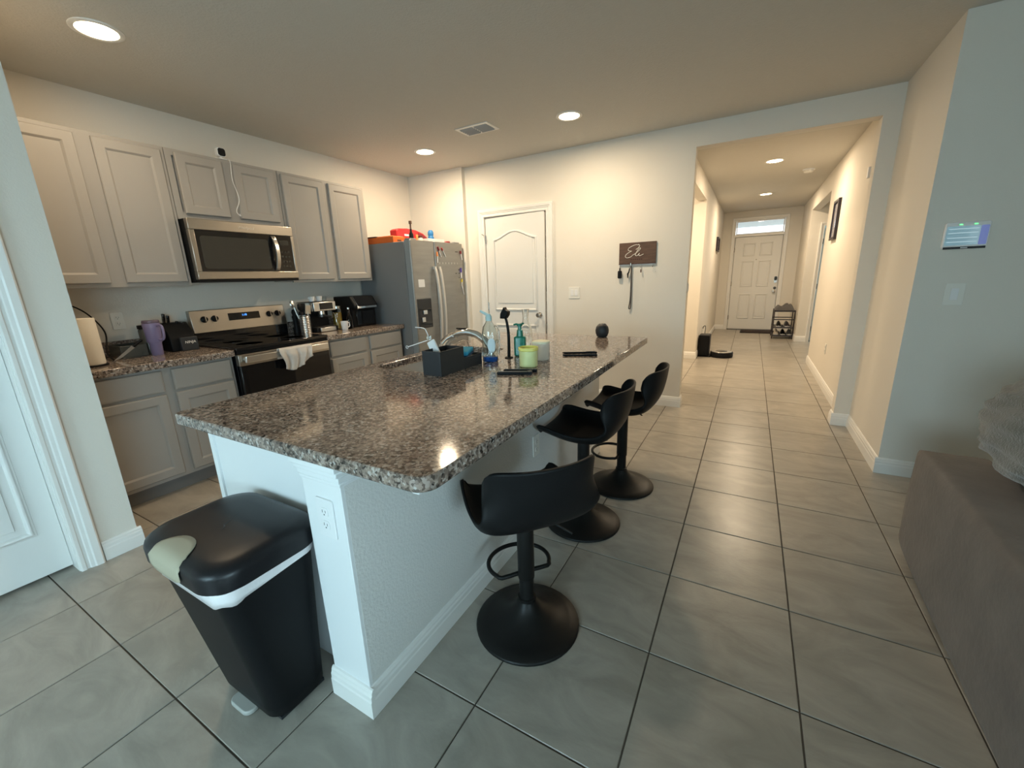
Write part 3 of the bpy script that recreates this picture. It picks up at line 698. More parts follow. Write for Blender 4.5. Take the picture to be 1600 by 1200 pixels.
text_mesh('clock_digits', '1:18', 0.024, 'display_blue', dp, Matrix.Translation(bgp(0.408, 1.116)) @ tilt @ wall_matrix((0.0036, 0, 0), (0, 1, 0), (0, 0, 1)), 0.0003)
box('control_strip', 'black_plastic', (XF_ - 0.03, XF_, 0.006, RW - 0.006, 0.868, 0.892), rg)
od = box('oven_door', 'oven_glass', (XF_ - 0.03, XF_ + 0.012, 0.008, RW - 0.008, 0.225, 0.778), rg, 0.004)
box('door_trim', 'steel', (XF_ - 0.03, XF_ + 0.014, 0.004, RW - 0.004, 0.7785, 0.864), rg, 0.003)
m = MB(); m.box(XF_ + 0.034, XF_ + 0.056, 0.035, RW - 0.035, 0.800, 0.852); m.box(XF_ + 0.012, XF_ + 0.034, 0.045, 0.075, 0.81, 0.842); m.box(XF_ + 0.012, XF_ + 0.034, RW - 0.075, RW - 0.045, 0.81, 0.842)
m.build('handle', 'steel_light', rg, 0.006, 3)
box('storage_drawer', 'steel', (XF_ - 0.03, XF_ + 0.008, 0.008, RW - 0.008, 0.05, 0.215), rg, 0.004)
box('kick', 'black_plastic', (0.05, XF_ - 0.06, 0.02, RW - 0.02, 0.0, 0.03), rg)

# dish towel over the oven handle
tw = empty('dish_towel', (XW + XF_, 1.602, 0), 0, 'crumpled grey-beige dish towel hung over the oven handle', 'towel')
rows = []
NX = 26
def tw_row(u, v):
    y = 0.285 + 0.285 * u
    fold = 0.010 * math.sin(u * 19 + v * 2.0) + 0.006 * math.sin(u * 41 + v * 5)
    return y, fold
for k in range(34):
    v = k / 33; row = []
    for i in range(NX):
        u = i / (NX - 1); y, fo = tw_row(u, v)
        Lf = 0.155 + 0.02 * math.sin(u * 5.2) - 0.05 * max(0, u - 0.72) / 0.28; Lb = 0.075
        tot = Lf + Lb + 0.05; s = v * tot
        if s < Lb: x, z = 0.024, 0.860 - (Lb - s)
        elif s < Lb + 0.05: t = (s - Lb) / 0.05; x = 0.024 + 0.042 * t; z = 0.860 + 0.008 * math.sin(PI * t)
        else: t = s - Lb - 0.05; x = 0.066 + 0.012 * min(1, t / 0.05) + fo * min(1, t / 0.06) + 0.004; z = 0.860 - t
        if s < Lb: x = 0.026
        y += 0.012 * math.sin(v * 9 + u * 3) * (1 if s > Lb + 0.05 else 0) - 0.03 * (u - 0.5) * v
        row.append((x, y, z))
    rows.append(row)
MB().grid(rows).build('cloth', 'towel', tw, smooth=180, solidify=0.004)

# ================================================================== REFRIGERATOR
fr = empty('refrigerator', (-3.86, 3.365, 0), 0, 'stainless side-by-side refrigerator with dispenser in the corner niche', 'refrigerator')
FW, FD = 0.915, 0.70
box('cabinet_body', 'fridge_side', (0, FD, 0, FW, 0.02, 1.752), fr, 0.006)
def fdoor(y0, y1, name):
    pr = rounded(FD + 0.008, FD + 0.083, y0, y1, [0.022, 0.006, 0.006, 0.022], 5)
    return MB().prism(pr, 0.075, 1.765, lambda a, b, c: (a, b, c)).build(name, 'fridge_steel', fr, bevel=0.004)
fd1 = fdoor(0.001, 0.386, 'freezer_door'); fd2 = fdoor(0.392, FW - 0.001, 'fridge_door')
XD = FD + 0.083
box('edge_strip', 'fridge_edge', (FD + 0.010, FD + 0.080, -0.0025, 0.0008, 0.075, 1.764), fd1)
box('kick_grille', 'black_plastic', (0.05, FD + 0.04, 0.01, FW - 0.01, 0.0, 0.072), fr)
for y0, y1 in ((0.03, 0.13), (FW - 0.13, FW - 0.03)): MB().box(FD - 0.01, FD + 0.06, y0, y1, 1.7655, 1.782).build('hinge_cover', 'fridge_side', fr, bevel=0.006)
def fhandle(y):
    n = 26; rows = []
    for k in range(n):
        t = k / (n - 1); z = 0.60 + 0.90 * t; d = 0.012 + 0.045 * math.sin(PI * t) ** 0.55
        rows.append([(XD + d + a, y + b, z) for a, b in ((-0.006, -0.016), (0.010, -0.015), (0.016, 0), (0.010, 0.015), (-0.006, 0.016), (-0.006, -0.016))])
    m = MB(); m.grid(rows); m.box(XD, XD + 0.03, y - 0.014, y + 0.014, 0.60, 0.63); m.box(XD, XD + 0.03, y - 0.014, y + 0.014, 1.47, 1.50)
    return m.build('handle', 'fridge_handle', fr, smooth=50)
fhandle(0.352); fhandle(0.428)
dsp = box('dispenser', 'charcoal', (XD - 0.03, XD + 0.006, 0.030, 0.262, 0.845, 1.165), fd1, 0.008)
box('recess', 'black_gloss', (XD + 0.0062, XD + 0.0085, 0.05, 0.245, 0.86, 1.06), dsp)
box('paddle', 'steel_light', (XD + 0.009, XD + 0.022, 0.105, 0.165, 0.995, 1.04), dsp, 0.004); box('paddle', 'steel_light', (XD + 0.009, XD + 0.024, 0.075, 0.125, 0.915, 0.965), dsp, 0.004)
box('note', 'white_plastic', (XD + 0.0005, XD + 0.0015, 0.080, 0.178, 1.285, 1.365), fd1)
# faint wipe-off calendar marks on the right fridge door
for k in range(7): box('calendar_mark', 'fridge_handle', (XD + 0.0004, XD + 0.0009, 0.455 + k * 0.055, 0.465 + k * 0.055, 1.528, 1.548), fd2)
for (y, z, w) in ((0.76, 1.665, 0.05), (0.80, 1.46, 0.025), (0.74, 1.42, 0.03), (0.80, 1.42, 0.03), (0.80, 1.37, 0.02)): box('calendar_mark', 'charcoal', (XD + 0.0004, XD + 0.0009, y, y + w, z, z + 0.008), fd2)
def marker(y0, z0, y1, z1, cap, body, label, capfrac=0.35, r=0.0075):
    X = -3.86 + XD + r + 0.001
    p, q = Vector((X, y0, z0)), Vector((X, y1, z1)); t = empty('marker', q, 0, label, 'marker', 'dry-erase markers on the refrigerator door'); p -= q
    mid = p * (1 - capfrac); 
    MB().tube([p, mid, mid, p * 0 + Vector((0, 0, 0))], [r, r, r * 0.85, r * 0.7], 8).build('barrel', body, t, smooth=50)
    MB().tube([p + (p.normalized() * 0.002), mid], r * 1.15, 8).build('cap', cap, t, smooth=50)
YR = 3.365
marker(3.802, 1.708, 3.848, 1.605, 'dark_red', 'white_plastic', 'dark red capped marker, topmost on the refrigerator door')
marker(3.870, 1.700, 3.935, 1.607, 'red_plastic', 'white_plastic', 'slanted red-tipped white marker on the refrigerator door', 0.25, 0.006)
marker(3.783, 1.655, 3.781, 1.540, 'orange_light', 'white_plastic', 'orange capped upright marker on the refrigerator door', 0.4)
marker(4.222, 1.680, 4.245, 1.580, 'dark_red', 'white_plastic', 'marker with dark red cap at the outer edge of the refrigerator door', 0.3)
marker(4.212, 1.485, 4.210, 1.372, 'purple', 'white_plastic', 'purple capped marker at the outer edge of the refrigerator door', 0.45)
marker(4.222, 1.352, 4.212, 1.282, 'yellow', 'white_plastic', 'yellow capped marker at the outer edge of the refrigerator door', 0.45, 0.006)
marker(4.215, 1.275, 4.245, 1.170, 'white_plastic', 'white_plastic', 'slim white marker lowest on the refrigerator door', 0.3, 0.006)
# things on top of the fridge
ZT = 1.753
ob = empty('orange_box', (-3.45, 3.375, ZT), 0, 'orange box with dark lid on the refrigerator', 'box')
box('tray', 'orange_box', (-0.28, 0.14, 0.0, 0.20, 0.0, 0.062), ob, 0.004); box('lid', 'brown', (-0.285, -0.10, -0.003, 0.203, 0.0625, 0.074), ob, 0.002); box('flap', 'orange_light', (-0.098, 0.10, 0.01, 0.20, 0.0625, 0.070), ob, 0.002)
box('slot', 'brown', (0.1402, 0.1412, 0.06, 0.12, 0.015, 0.03), ob)
rt = empty('red_tool_case', (-3.50, 3.60, ZT), 0, 'red plastic tool case with curved handle on the refrigerator', 'tool case')
prof = [(-0.02, 0.075), (-0.02, 0.150), (0.02, 0.168), (0.16, 0.178), (0.30, 0.170), (0.42, 0.142), (0.50, 0.095), (0.52, 0.06), (0.52, 0.0), (0.40, 0.0), (0.36, 0.045), (0.12, 0.055), (0.08, 0.075)]
MB().prism(prof, -0.05, 0.05, lambda a, b, c: (c, a, b)).build('shell', 'red_plastic', rt, bevel=0.008)
MB().prism([(0.33, 0.02), (0.49, 0.02), (0.47, 0.09), (0.40, 0.13), (0.33, 0.145)], 0.0505, 0.056, lambda a, b, c: (c, a, b)).build('side_plate', 'dark_red', rt)
box('badge', 'white_plastic', (0.0505, 0.052, 0.10, 0.22, 0.095, 0.115), rt); box('catch', 'orange_light', (0.0505, 0.07, 0.28, 0.31, 0.05, 0.12), rt, 0.004); box('foot', 'dark_red', (-0.05, 0.05, 0.0, 0.06, 0.0, 0.074), rt)
def bottle(name, loc, prof, material, label, cat, cap=None, cap_mat=None, n=20, group=None):
    t = empty(name, loc, 0, label, cat, group)
    MB().lathe(prof, n).build('body', material, t, smooth=40)
    if cap: MB().lathe(cap, n).build('cap', cap_mat, t, smooth=40)
    return t
bottle('spray_bottle', (-3.24, 3.58, ZT), [(0.022, 0), (0.024, 0.01), (0.024, 0.085), (0.012, 0.11), (0.011, 0.14)], 'black_plastic', 'black slim bottle with brown stopper on the refrigerator', 'bottle', [(0.008, 0.14), (0.008, 0.19), (0.016, 0.192), (0.016, 0.222), (0, 0.224)], 'brown')
bottle('blue_bottle', (-3.46, 4.168, ZT), [(0.036, 0), (0.036, 0.11), (0.030, 0.125)], 'blue_plastic', 'blue plastic bottle standing behind the white tray', 'bottle', [(0.030, 0.125), (0.035, 0.14), (0.034, 0.17), (0.020, 0.19), (0, 0.192)], 'blue_plastic')
wt = empty('white_tray', (-3.26, 3.93, ZT), 0, 'white plastic tray on the refrigerator', 'tray')
m = MB(); m.box(-0.08, 0.08, -0.14, 0.14, 0, 0.008); m.box(-0.08, -0.074, -0.14, 0.14, 0.008, 0.055); m.box(0.074, 0.08, -0.14, 0.14, 0.008, 0.055); m.box(-0.074, 0.074, -0.14, -0.134, 0.008, 0.055); m.box(-0.074, 0.074, 0.134, 0.14, 0.008, 0.055); m.build('bin', 'white_plastic', wt, 0.002)
lb = empty('spice_jar', (-3.22, 3.70, ZT), 0, 'small cream spice jar on the refrigerator front edge', 'jar')
MB().lathe([(0.024, 0), (0.026, 0.008), (0.026, 0.05), (0.022, 0.055)], 16).build('body', 'cream_ceramic', lb, smooth=40); MB().lathe([(0.024, 0.055), (0.024, 0.075), (0, 0.076)], 16).build('lid', 'brown', lb, smooth=40)
rl = empty('dark_red_lid', (-3.245, 4.17, ZT), 0, 'dark red flat lid resting at the refrigerator top edge', 'lid')
MB().lathe([(0.055, 0), (0.060, 0.006), (0.060, 0.035), (0.052, 0.045), (0, 0.047)], 24).build('disc', 'dark_red', rl, smooth=40); MB().box(-0.008, 0.008, -0.085, -0.055, 0.02, 0.03).build('tab', 'dark_red', rl)

# ================================================================== WALL-COUNTER ITEMS
pt = empty('paper_towel_roll', (-3.49, 0.905, ZC), 0, 'upright paper towel roll at the end of the counter', 'paper towels')
MB().lathe([(0.02, 0.012), (0.058, 0.012), (0.060, 0.02), (0.060, 0.285), (0.058, 0.292), (0.02, 0.292)], 32).build('roll', 'paper', pt, smooth=40)
MB().lathe([(0.07, 0), (0.07, 0.008), (0.066, 0.0115), (0, 0.0115)], 28).build('stand_base', 'black_plastic', pt, smooth=40)
tag(MB().tube(smooth_path([(-3.60, 1.035, ZC + 0.006), (-3.70, 1.04, ZC + 0.05), (-3.78, 1.08, 1.08), (-3.80, 1.03, 1.20), (-3.83, 0.965, 1.265), (-3.85, 0.935, 1.24), (-3.872, 0.935, 1.16), (-3.872, 0.935, ZC + 0.12)], 8), 0.0045, 8).build('power_cord', 'black_plastic', smooth=60), 'black appliance cord arching behind the paper towels', 'cord')
def outlet(name, loc, right, label, switch=False, w=0.072, h=0.118, pm='ivory_plastic'):
    t = empty(name, loc, 0, label, 'switch' if switch else 'outlet')
    M = wall_matrix((0, 0, 0), right, (0, 0, 1)); m = MB(); m.M = M
    m.prism(rounded(-w / 2, w / 2, -h / 2, h / 2, 0.006), 0.0005, 0.006); m.build('plate', pm, t, bevel=0.0015)
    if switch:
        n = max(1, round(w / 0.06) - 0) if w > 0.1 else 1
        for k in range(n):
            m = MB(); m.M = M; c = (k - (n - 1) / 2) * 0.046; m.box(c - 0.0165, c + 0.0165, -0.033, 0.033, 0.006, 0.0095); m.build('rocker', 'white_plastic', t, 0.002)
    else:
        for s in (-1, 1):
            m = MB(); m.M = M; m.prism(rounded(-0.0165, 0.0165, s * 0.021 - 0.0145, s * 0.021 + 0.0145, 0.010), 0.006, 0.0085); r = m.build('receptacle', pm, t)
            m = MB(); m.M = M; m.box(-0.0075, -0.0055, s * 0.021 - 0.001, s * 0.021 + 0.008, 0.0085, 0.0088); m.box(0.0055, 0.0075, s * 0.021 - 0.001, s * 0.021 + 0.007, 0.0085, 0.0088); m.cyl((0, s * 0.021 - 0.007, 0.0085), 0.0025, 0.0003, 8); m.build('slots', 'outlet_hole', r)
    return t
outlet('wall_outlet', (XW, 1.192, 1.145), (0, 1, 0), 'ivory wall outlet above the counter beside the purple tumbler')
# knife tray / dark bin with knife and bag
kt = empty('storage_bin', (-3.73, 1.135, ZC), 0, 'dark smoked plastic bin at the back of the counter', 'bin')
m = MB(); m.box(-0.10, 0.10, -0.045, 0.10, 0, 0.006); m.box(-0.10, -0.095, -0.045, 0.10, 0.006, 0.085); m.box(0.095, 0.10, -0.045, 0.10, 0.006, 0.085); m.box(-0.095, 0.095, -0.045, -0.04, 0.006, 0.085); m.box(-0.095, 0.095, 0.095, 0.10, 0.006, 0.085)
m.build('tub', 'smoked', kt, 0.002)
kn = empty('kitchen_knife', (-3.60, 1.10, ZC + 0.002), 0, 'kitchen knife leaning on the smoked bin', 'knife')
m = MB(); m.M = Matrix.Translation((0, 0, 0)); m._add([(0.012, -0.07, 0.0), (0.012, 0.04, 0.085), (0.012, 0.055, 0.070), (0.012, -0.03, 0.012), (0.010, -0.07, 0.0), (0.010, 0.04, 0.085), (0.010, 0.055, 0.070), (0.010, -0.03, 0.012)], [(0, 1, 2, 3), (4, 5, 6, 7), (0, 1, 5, 4), (1, 2, 6, 5), (2, 3, 7, 6), (3, 0, 4, 7)]); m.build('blade', 'steel_light', kn)
MB().tube([(0.011, 0.046, 0.077), (0.011, 0.10, 0.117)], 0.009, 8).build('handle', 'black_plastic', kn, smooth=50)
cn = empty('glass_canister', (-3.74, 1.285, ZC), 0, 'dark canister behind the purple tumbler', 'canister')
MB().lathe([(0.04, 0), (0.042, 0.01), (0.042, 0.17), (0.036, 0.18)], 20).build('body', 'smoked', cn, smooth=40); MB().lathe([(0.043, 0.18), (0.043, 0.205), (0, 0.207)], 20).build('lid', 'black_plastic', cn, smooth=40)
tu = empty('tumbler', (-3.60, 1.275, ZC), 0, 'purple handled tumbler with dark lid and straw hole', 'tumbler')
MB().lathe([(0.030, 0), (0.033, 0.004), (0.036, 0.085), (0.038, 0.088), (0.044, 0.098), (0.050, 0.215), (0.050, 0.222), (0.046, 0.224)], 28).build('cup', 'lavender', tu, smooth=40)
MB().lathe([(0.048, 0.2245), (0.050, 0.232), (0.046, 0.243), (0, 0.245)], 28).build('lid', 'lavender_dark', tu, smooth=40)
MB().tube(smooth_path([(0.042, 0.014, 0.205), (0.075, 0.024, 0.208), (0.086, 0.028, 0.185), (0.083, 0.027, 0.13), (0.067, 0.022, 0.108), (0.038, 0.012, 0.11)], 5), 0.008, 8).build('handle', 'lavender', tu, smooth=60)
kb = empty('knife_block', (-3.70, 1.455, ZC), 0, 'black knife block with white lettering beside the range', 'knife block')
MB().prism([(-0.10, 0), (0.075, 0), (0.075, 0.085), (0.055, 0.135), (-0.02, 0.205), (-0.10, 0.205)], -0.082, 0.082, lambda a, b, c: (a, c, b)).build('block', 'black_plastic', kb, bevel=0.006)
box('front_bin', 'charcoal', (0.0755, 0.10, -0.03, 0.082, 0.0, 0.10), kb, 0.006)
text_mesh('lettering', 'NINJA', 0.026, 'letter_white', kb, wall_matrix((0.1005, 0.03, 0.062), (0, 1, 0), (0, 0, 1)), 0.0004, 0.15)
for k, (y, h, zz) in enumerate(((-0.05, 0.085, 0.19), (-0.025, 0.07, 0.19), (0.02, 0.045, 0.17), (0.05, 0.04, 0.165), (0.0, 0.04, 0.14))):
    m = MB(); m.M = Matrix.Translation((-0.045 + 0.02 * (k > 1), y, zz)) @ Matrix.Rotation(math.radians(12), 4, 'Y'); m.box(-0.012, 0.012, -0.008, 0.008, 0, h); m.build('knife_handle', 'black_gloss', kb, 0.003)

uh = empty('utensil_crock', (-3.60, 2.432, ZC), 0, 'ribbed steel crock holding cooking utensils', 'utensil holder')
prof = [(0.045, 0)]
for k in range(10): prof += [(0.048, 0.004 + k * 0.016), (0.048, 0.013 + k * 0.016), (0.0455, 0.016 + k * 0.016)]
prof += [(0.049, 0.168), (0.049, 0.172), (0.045, 0.172), (0.045, 0.01), (0, 0.01)]
MB().lathe(prof, 28).build('crock', 'steel_light', uh, smooth=40)
for k, (dx, dy, h, mt, lab) in enumerate(((-0.02, -0.03, 0.30, 'steel_light', 'steel ladle'), (0.01, -0.02, 0.27, 'black_plastic', 'black cooking spoon'), (0.015, 0.02, 0.24, 'steel_light', 'steel turner'), (-0.01, 0.01, 0.26, 'black_plastic', 'black slotted turner'), (-0.025, 0.015, 0.22, 'brown', 'brown wooden spoon'))):
    t = empty('cooking_utensil', (-3.60 + dx * 0.4, 2.432 + dy * 0.4, ZC + 0.012), 0, lab + ' standing in the ribbed crock', 'utensil', 'utensils in the steel crock')
    tip = Vector((dx * 2.0, dy * (2.2 if dy < 0 else 1.0), h))
    MB().tube([(0, 0, 0), tip * 0.8], 0.005, 6).build('shaft', mt, t, smooth=60)
    m = MB(); m.M = Matrix.Translation(tip * 0.88) @ Vector((0, 0, 1)).rotation_difference(tip.normalized()).to_matrix().to_4x4()
    if k in (0, 1, 4): m.lathe([(0, -0.036), (0.018, -0.026), (0.026, 0), (0.018, 0.028), (0, 0.036)], 12, sx=0.35)
    else: m.box(-0.003, 0.003, -0.026, 0.026, -0.04, 0.04)
    m.build('head', mt, t, smooth=60)
pg = empty('pepper_grinder', (-3.71, 2.410, ZC), 0, 'dark tall grinder behind the ribbed crock', 'grinder')
MB().lathe([(0.030, 0), (0.030, 0.03), (0.020, 0.07), (0.022, 0.12), (0.028, 0.16), (0.020, 0.175), (0.026, 0.20), (0.018, 0.225), (0, 0.23)], 20).build('body', 'black_plastic', pg, smooth=50)

es = empty('espresso_machine', (-3.66, 2.625, ZC), 0, 'black and steel espresso machine with cups on top', 'coffee machine')
box('base', 'black_plastic', (-0.14, 0.115, -0.115, 0.115, 0.0, 0.045), es, 0.005)
box('drip_tray', 'steel_light', (0.1155, 0.128, -0.085, 0.085, 0.004, 0.042), es, 0.003); box('tray_grid', 'dark_metal', (0.0, 0.11, -0.10, 0.10, 0.0455, 0.05), es)
box('rear_column', 'black_plastic', (-0.14, -0.01, -0.115, 0.115, 0.0455, 0.195), es, 0.004)
box('top_housing', 'black_plastic', (-0.14, 0.105, -0.125, 0.125, 0.1955, 0.285), es, 0.008)
box('side_cheek', 'steel_light', (-0.135, 0.10, -0.131, -0.1255, 0.20, 0.28), es)
fp = box('front_panel', 'steel_light', (0.1055, 0.115, -0.12, 0.12, 0.20, 0.283), es, 0.004); box('screen', 'black_gloss', (0.1152, 0.117, -0.06, 0.085, 0.212, 0.272), fp)
gp = MB(); gp.cyl((0.05, 0, 0.165), 0.032, 0.03, 20); g_ = gp.build('group_head', 'chrome', es, smooth=40)
m = MB(); m.cyl((0.05, 0, 0.14), 0.034, 0.0245, 20); m.tube([(0.08, 0, 0.150), (0.19, 0.01, 0.142)], 0.010, 8); m.build('portafilter', 'dark_metal', es, smooth=50)
MB().tube(smooth_path([(0.07, 0.10, 0.195), (0.10, 0.105, 0.15), (0.11, 0.11, 0.08)], 4), 0.004, 6).build('steam_wand', 'chrome', es, smooth=60)
for k, (dy, lab) in enumerate(((-0.055, 'small white espresso cup on the coffee machine near the crock'), (0.025, 'small white espresso cup in the middle of the coffee machine top'))):
    t = empty('espresso_cup', (-3.655, 2.625 + dy, ZC + 0.286), 0, lab, 'cup', 'espresso cups on the coffee machine')
    MB().lathe([(0.016, 0), (0.024, 0.005), (0.030, 0.05), (0.028, 0.05), (0.022, 0.006), (0, 0.006)], 20).build('cup', 'white_plastic', t, smooth=40)
    MB().tube([(0.0, -0.024, 0.038), (0.0, -0.040, 0.036), (0.0, -0.040, 0.02), (0, -0.024, 0.014)], 0.003, 6).build('handle', 'white_plastic', t, smooth=60)
gc = empty('glass_pitcher', (-3.67, 2.715, ZC + 0.286), 0, 'small clear glass on the coffee machine top', 'glass')
MB().lathe([(0.018, 0), (0.022, 0.004), (0.026, 0.045), (0.0245, 0.045), (0.020, 0.006), (0, 0.006)], 18).build('glass', 'clear_glass', gc, smooth=40)
jr = empty('pasta_jar', (-3.62, 2.805, ZC), 0, 'clear jar of yellow contents with steel lid behind the white mug', 'jar')
MB().lathe([(0.040, 0), (0.043, 0.006), (0.043, 0.19), (0.038, 0.205)], 24).build('jar_glass', 'clear_glass', jr, smooth=40)
MB().lathe([(0.036, 0.008), (0.036, 0.165), (0, 0.168)], 20).build('contents', 'amber', jr, smooth=40); MB().lathe([(0.041, 0.2055), (0.041, 0.228), (0, 0.23)], 24).build('lid', 'steel_light', jr, smooth=40)
mg = empty('white_mug', (-3.475, 2.765, ZC), 0, 'white mug in front of the espresso machine', 'mug')
MB().lathe([(0.024, 0), (0.028, 0.004), (0.035, 0.085), (0.032, 0.085), (0.026, 0.008), (0, 0.008)], 22).build('cup', 'white_plastic', mg, smooth=40)
MB().tube(smooth_path([(0, 0.032, 0.07), (0, 0.055, 0.065), (0, 0.055, 0.03), (0, 0.029, 0.022)], 4), 0.005, 6).build('handle', 'white_plastic', mg, smooth=60)
cr = empty('glass_carafe', (-3.505, 2.855, ZC), 0, 'tall narrow clear bottle beside the black air fryer', 'bottle')
MB().lathe([(0.026, 0), (0.028, 0.006), (0.028, 0.11), (0.012, 0.15), (0.011, 0.19), (0.014, 0.195)], 18).build('glass', 'clear_glass', cr, smooth=40); MB().lathe([(0.0115, 0.196), (0.0115, 0.21), (0, 0.212)], 14).build('stopper', 'steel_light', cr, smooth=40)
af = empty('air_fryer', (-3.66, 3.085, ZC), 0, 'black air fryer with chrome trim next to the refrigerator', 'air fryer')
MB().prism([(-0.15, 0), (0.12, 0), (0.12, 0.185), (0.165, 0.19), (0.165, 0.225), (0.10, 0.315), (-0.15, 0.315)], -0.155, 0.155, lambda a, b, c: (a, c, b)).build('body', 'black_plastic', af, bevel=0.012, seg=3)
box('basket_front', 'oven_glass', (0.1205, 0.128, -0.11, 0.12, 0.02, 0.165), af, 0.004)
MB().prism([(0.168, 0.188), (0.172, 0.190), (0.172, 0.226), (0.108, 0.314), (0.103, 0.312), (0.167, 0.222)], -0.125, -0.118, lambda a, b, c: (a, c, b)).build('chrome_trim', 'chrome', af)
box('chrome_band', 'chrome', (0.1655, 0.170, -0.118, 0.135, 0.192, 0.214), af, 0.002)
MB().prism([(0.1655, 0.216), (0.1675, 0.226), (0.104, 0.314), (0.100, 0.314)], -0.110, 0.13, lambda a, b, c: (a + 0.001, c, b)).build('lid_panel', 'black_gloss', af)
box('drip_mat', 'black_plastic', (-0.14, 0.22, -0.14, 0.20, -0.0005, 0.0), af) if False else None
# camera on the cabinet top
sc_ = empty('security_camera', (-3.61, 1.958, 2.292), 0, 'small white camera with black face on the cabinet top', 'camera')
box('stand', 'white_plastic', (-0.03, 0.03, -0.028, 0.028, 0, 0.008), sc_, 0.003); MB().cyl((0, 0, 0.008), 0.008, 0.012, 10).build('neck', 'white_plastic', sc_)
MB().prism(rounded(-0.03, 0.03, 0.02, 0.082, 0.018), -0.018, 0.020, lambda a, b, c: (c, a, b)).build('housing', 'white_plastic', sc_, bevel=0.004)
fc = MB().prism(rounded(-0.026, 0.026, 0.024, 0.078, 0.016), 0.0202, 0.023, lambda a, b, c: (c, a, b)).build('face', 'black_gloss', sc_)
tag(MB().tube(smooth_path([(-3.62, 1.985, 2.300), (-3.575, 1.99, 2.298), (-3.560, 1.992, 2.27), (-3.561, 1.985, 2.15), (-3.561, 2.01, 2.02), (-3.561, 1.975, 1.93), (-3.561, 1.985, 1.90), (-3.560, 2.0, 1.89), (-3.560, 1.992, 1.905)], 6), 0.0028, 6).build('camera_cord', 'white_plastic', smooth=60), 'thin white cord hanging from the cabinet-top camera', 'cord')

# ================================================================== ISLAND
isl = empty('kitchen_island', (-1.35, 1.8, 0), 0, 'white kitchen island base with outlet post and textured side wall', 'kitchen island')
def iw(b): return (b[0] + 1.35, b[1] + 1.35, b[2] - 1.8, b[3] - 1.8, b[4], b[5])
IX = -0.93; IY0 = 0.655; IY1 = 2.945; ZB = 0.864
box('half_wall', 'island_drywall', iw((IX - 0.115, IX, IY0 + 0.012, IY1, 0, ZB)), isl)
box('end_post', 'island_white', iw((-1.10, IX - 0.0005, IY0, IY0 + 0.10, 0, ZB)), isl, 0.002)
box('end_panel', 'island_white', iw((-1.772, -1.101, 0.735, 0.753, 0.0, ZB)), isl)
box('panel_stile', 'island_white', iw((-1.79, -1.762, 0.727, 0.7345, 0.0, ZB)), isl)
m = MB()
for k, (o_, z0, z1) in enumerate(((0.006, 0.800, 0.812), (0.010, 0.812, 0.83), (0.018, 0.83, 0.846), (0.026, 0.846, ZB))):
    m.box(-1.10 - o_ + 1.35, IX + 0.002 + 1.35, IY0 - o_ * 0.6 - 1.8, IY0 + 0.075 - 1.8, z0, z1)
m.build('post_crown', 'island_white', isl, 0.003)
box('cabinet_carcass', 'cabinet_grey', iw((-1.75, -1.046, 0.754, IY1, 0.10, 0.66)), isl)
box('cabinet_rail', 'cabinet_grey', iw((-1.75, -1.74, 0.754, IY1, 0.66, ZB)), isl)
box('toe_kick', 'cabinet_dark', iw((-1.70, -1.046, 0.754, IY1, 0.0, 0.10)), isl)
for k in range(4):
    y0 = 0.775 + k * 0.54; t_ = box('cabinet_door', 'cabinet_grey', iw((-1.769, -1.7505, y0, y0 + 0.51, 0.13, 0.84)), isl, 0.003)
baseboard('baseboard', [((IX + 1.35, IY0 + 0.0 - 1.8), (IX + 1.35, IY1 - 1.8), (1, 0)), ((-1.105 + 1.35, IY0 - 1.8), (IX + 1.35 + 0.016, IY0 - 1.8), (0, -1))], isl)
# bracket under the overhang
GX0, GX1, GY0, GY1 = -1.812, -0.602, 0.636, 3.025
SX0, SX1, SY0, SY1 = -1.735, -1.345, 1.53, 2.28
gt = empty('island_countertop', (0, 0, 0))
slab_with_hole('slab', rounded(GX0, GX1, GY0, GY1, [0.03, 0.03, 0.035, 0.05], 7), rounded(SX0, SX1, SY0, SY1, 0.05, 6), ZB, ZI, 'granite', gt, 0.005)
tag(box('support_bracket', 'white_plastic', (-0.668, -0.645, 0.66, 0.71, ZB - 0.018, ZB - 0.0003), None, 0.003), 'small white bracket under the rounded granite corner', 'bracket')
tag(gt, 'large brown speckled polished granite island countertop', 'countertop')
# sink
sk = empty('sink', (-1.54, 1.905, 0.66), 0, 'undermount stainless sink in the island', 'sink')
ring0 = rounded(SX0 - 0.004, SX1 + 0.004, SY0 - 0.004, SY1 + 0.004, 0.052, 6); ring1 = rounded(SX0 + 0.015, SX1 - 0.015, SY0 + 0.015, SY1 - 0.015, 0.05, 6)
n = len(ring0); m = MB()
vs = [(a + 1.54, b - 1.905, ZB - 0.66 - 0.001) for a, b in ring0] + [(a + 1.54, b - 1.905, 0.04) for a, b in ring1]
m._add(vs, [(k, (k + 1) % n, n + (k + 1) % n, n + k) for k in range(n)] + [tuple(range(n, 2 * n))]); m.build('basin', 'steel_light', sk, smooth=50)
MB().lathe([(0.045, 0.0405), (0.045, 0.044), (0.03, 0.043), (0, 0.042)], 20).build('drain', 'chrome', sk, smooth=40)
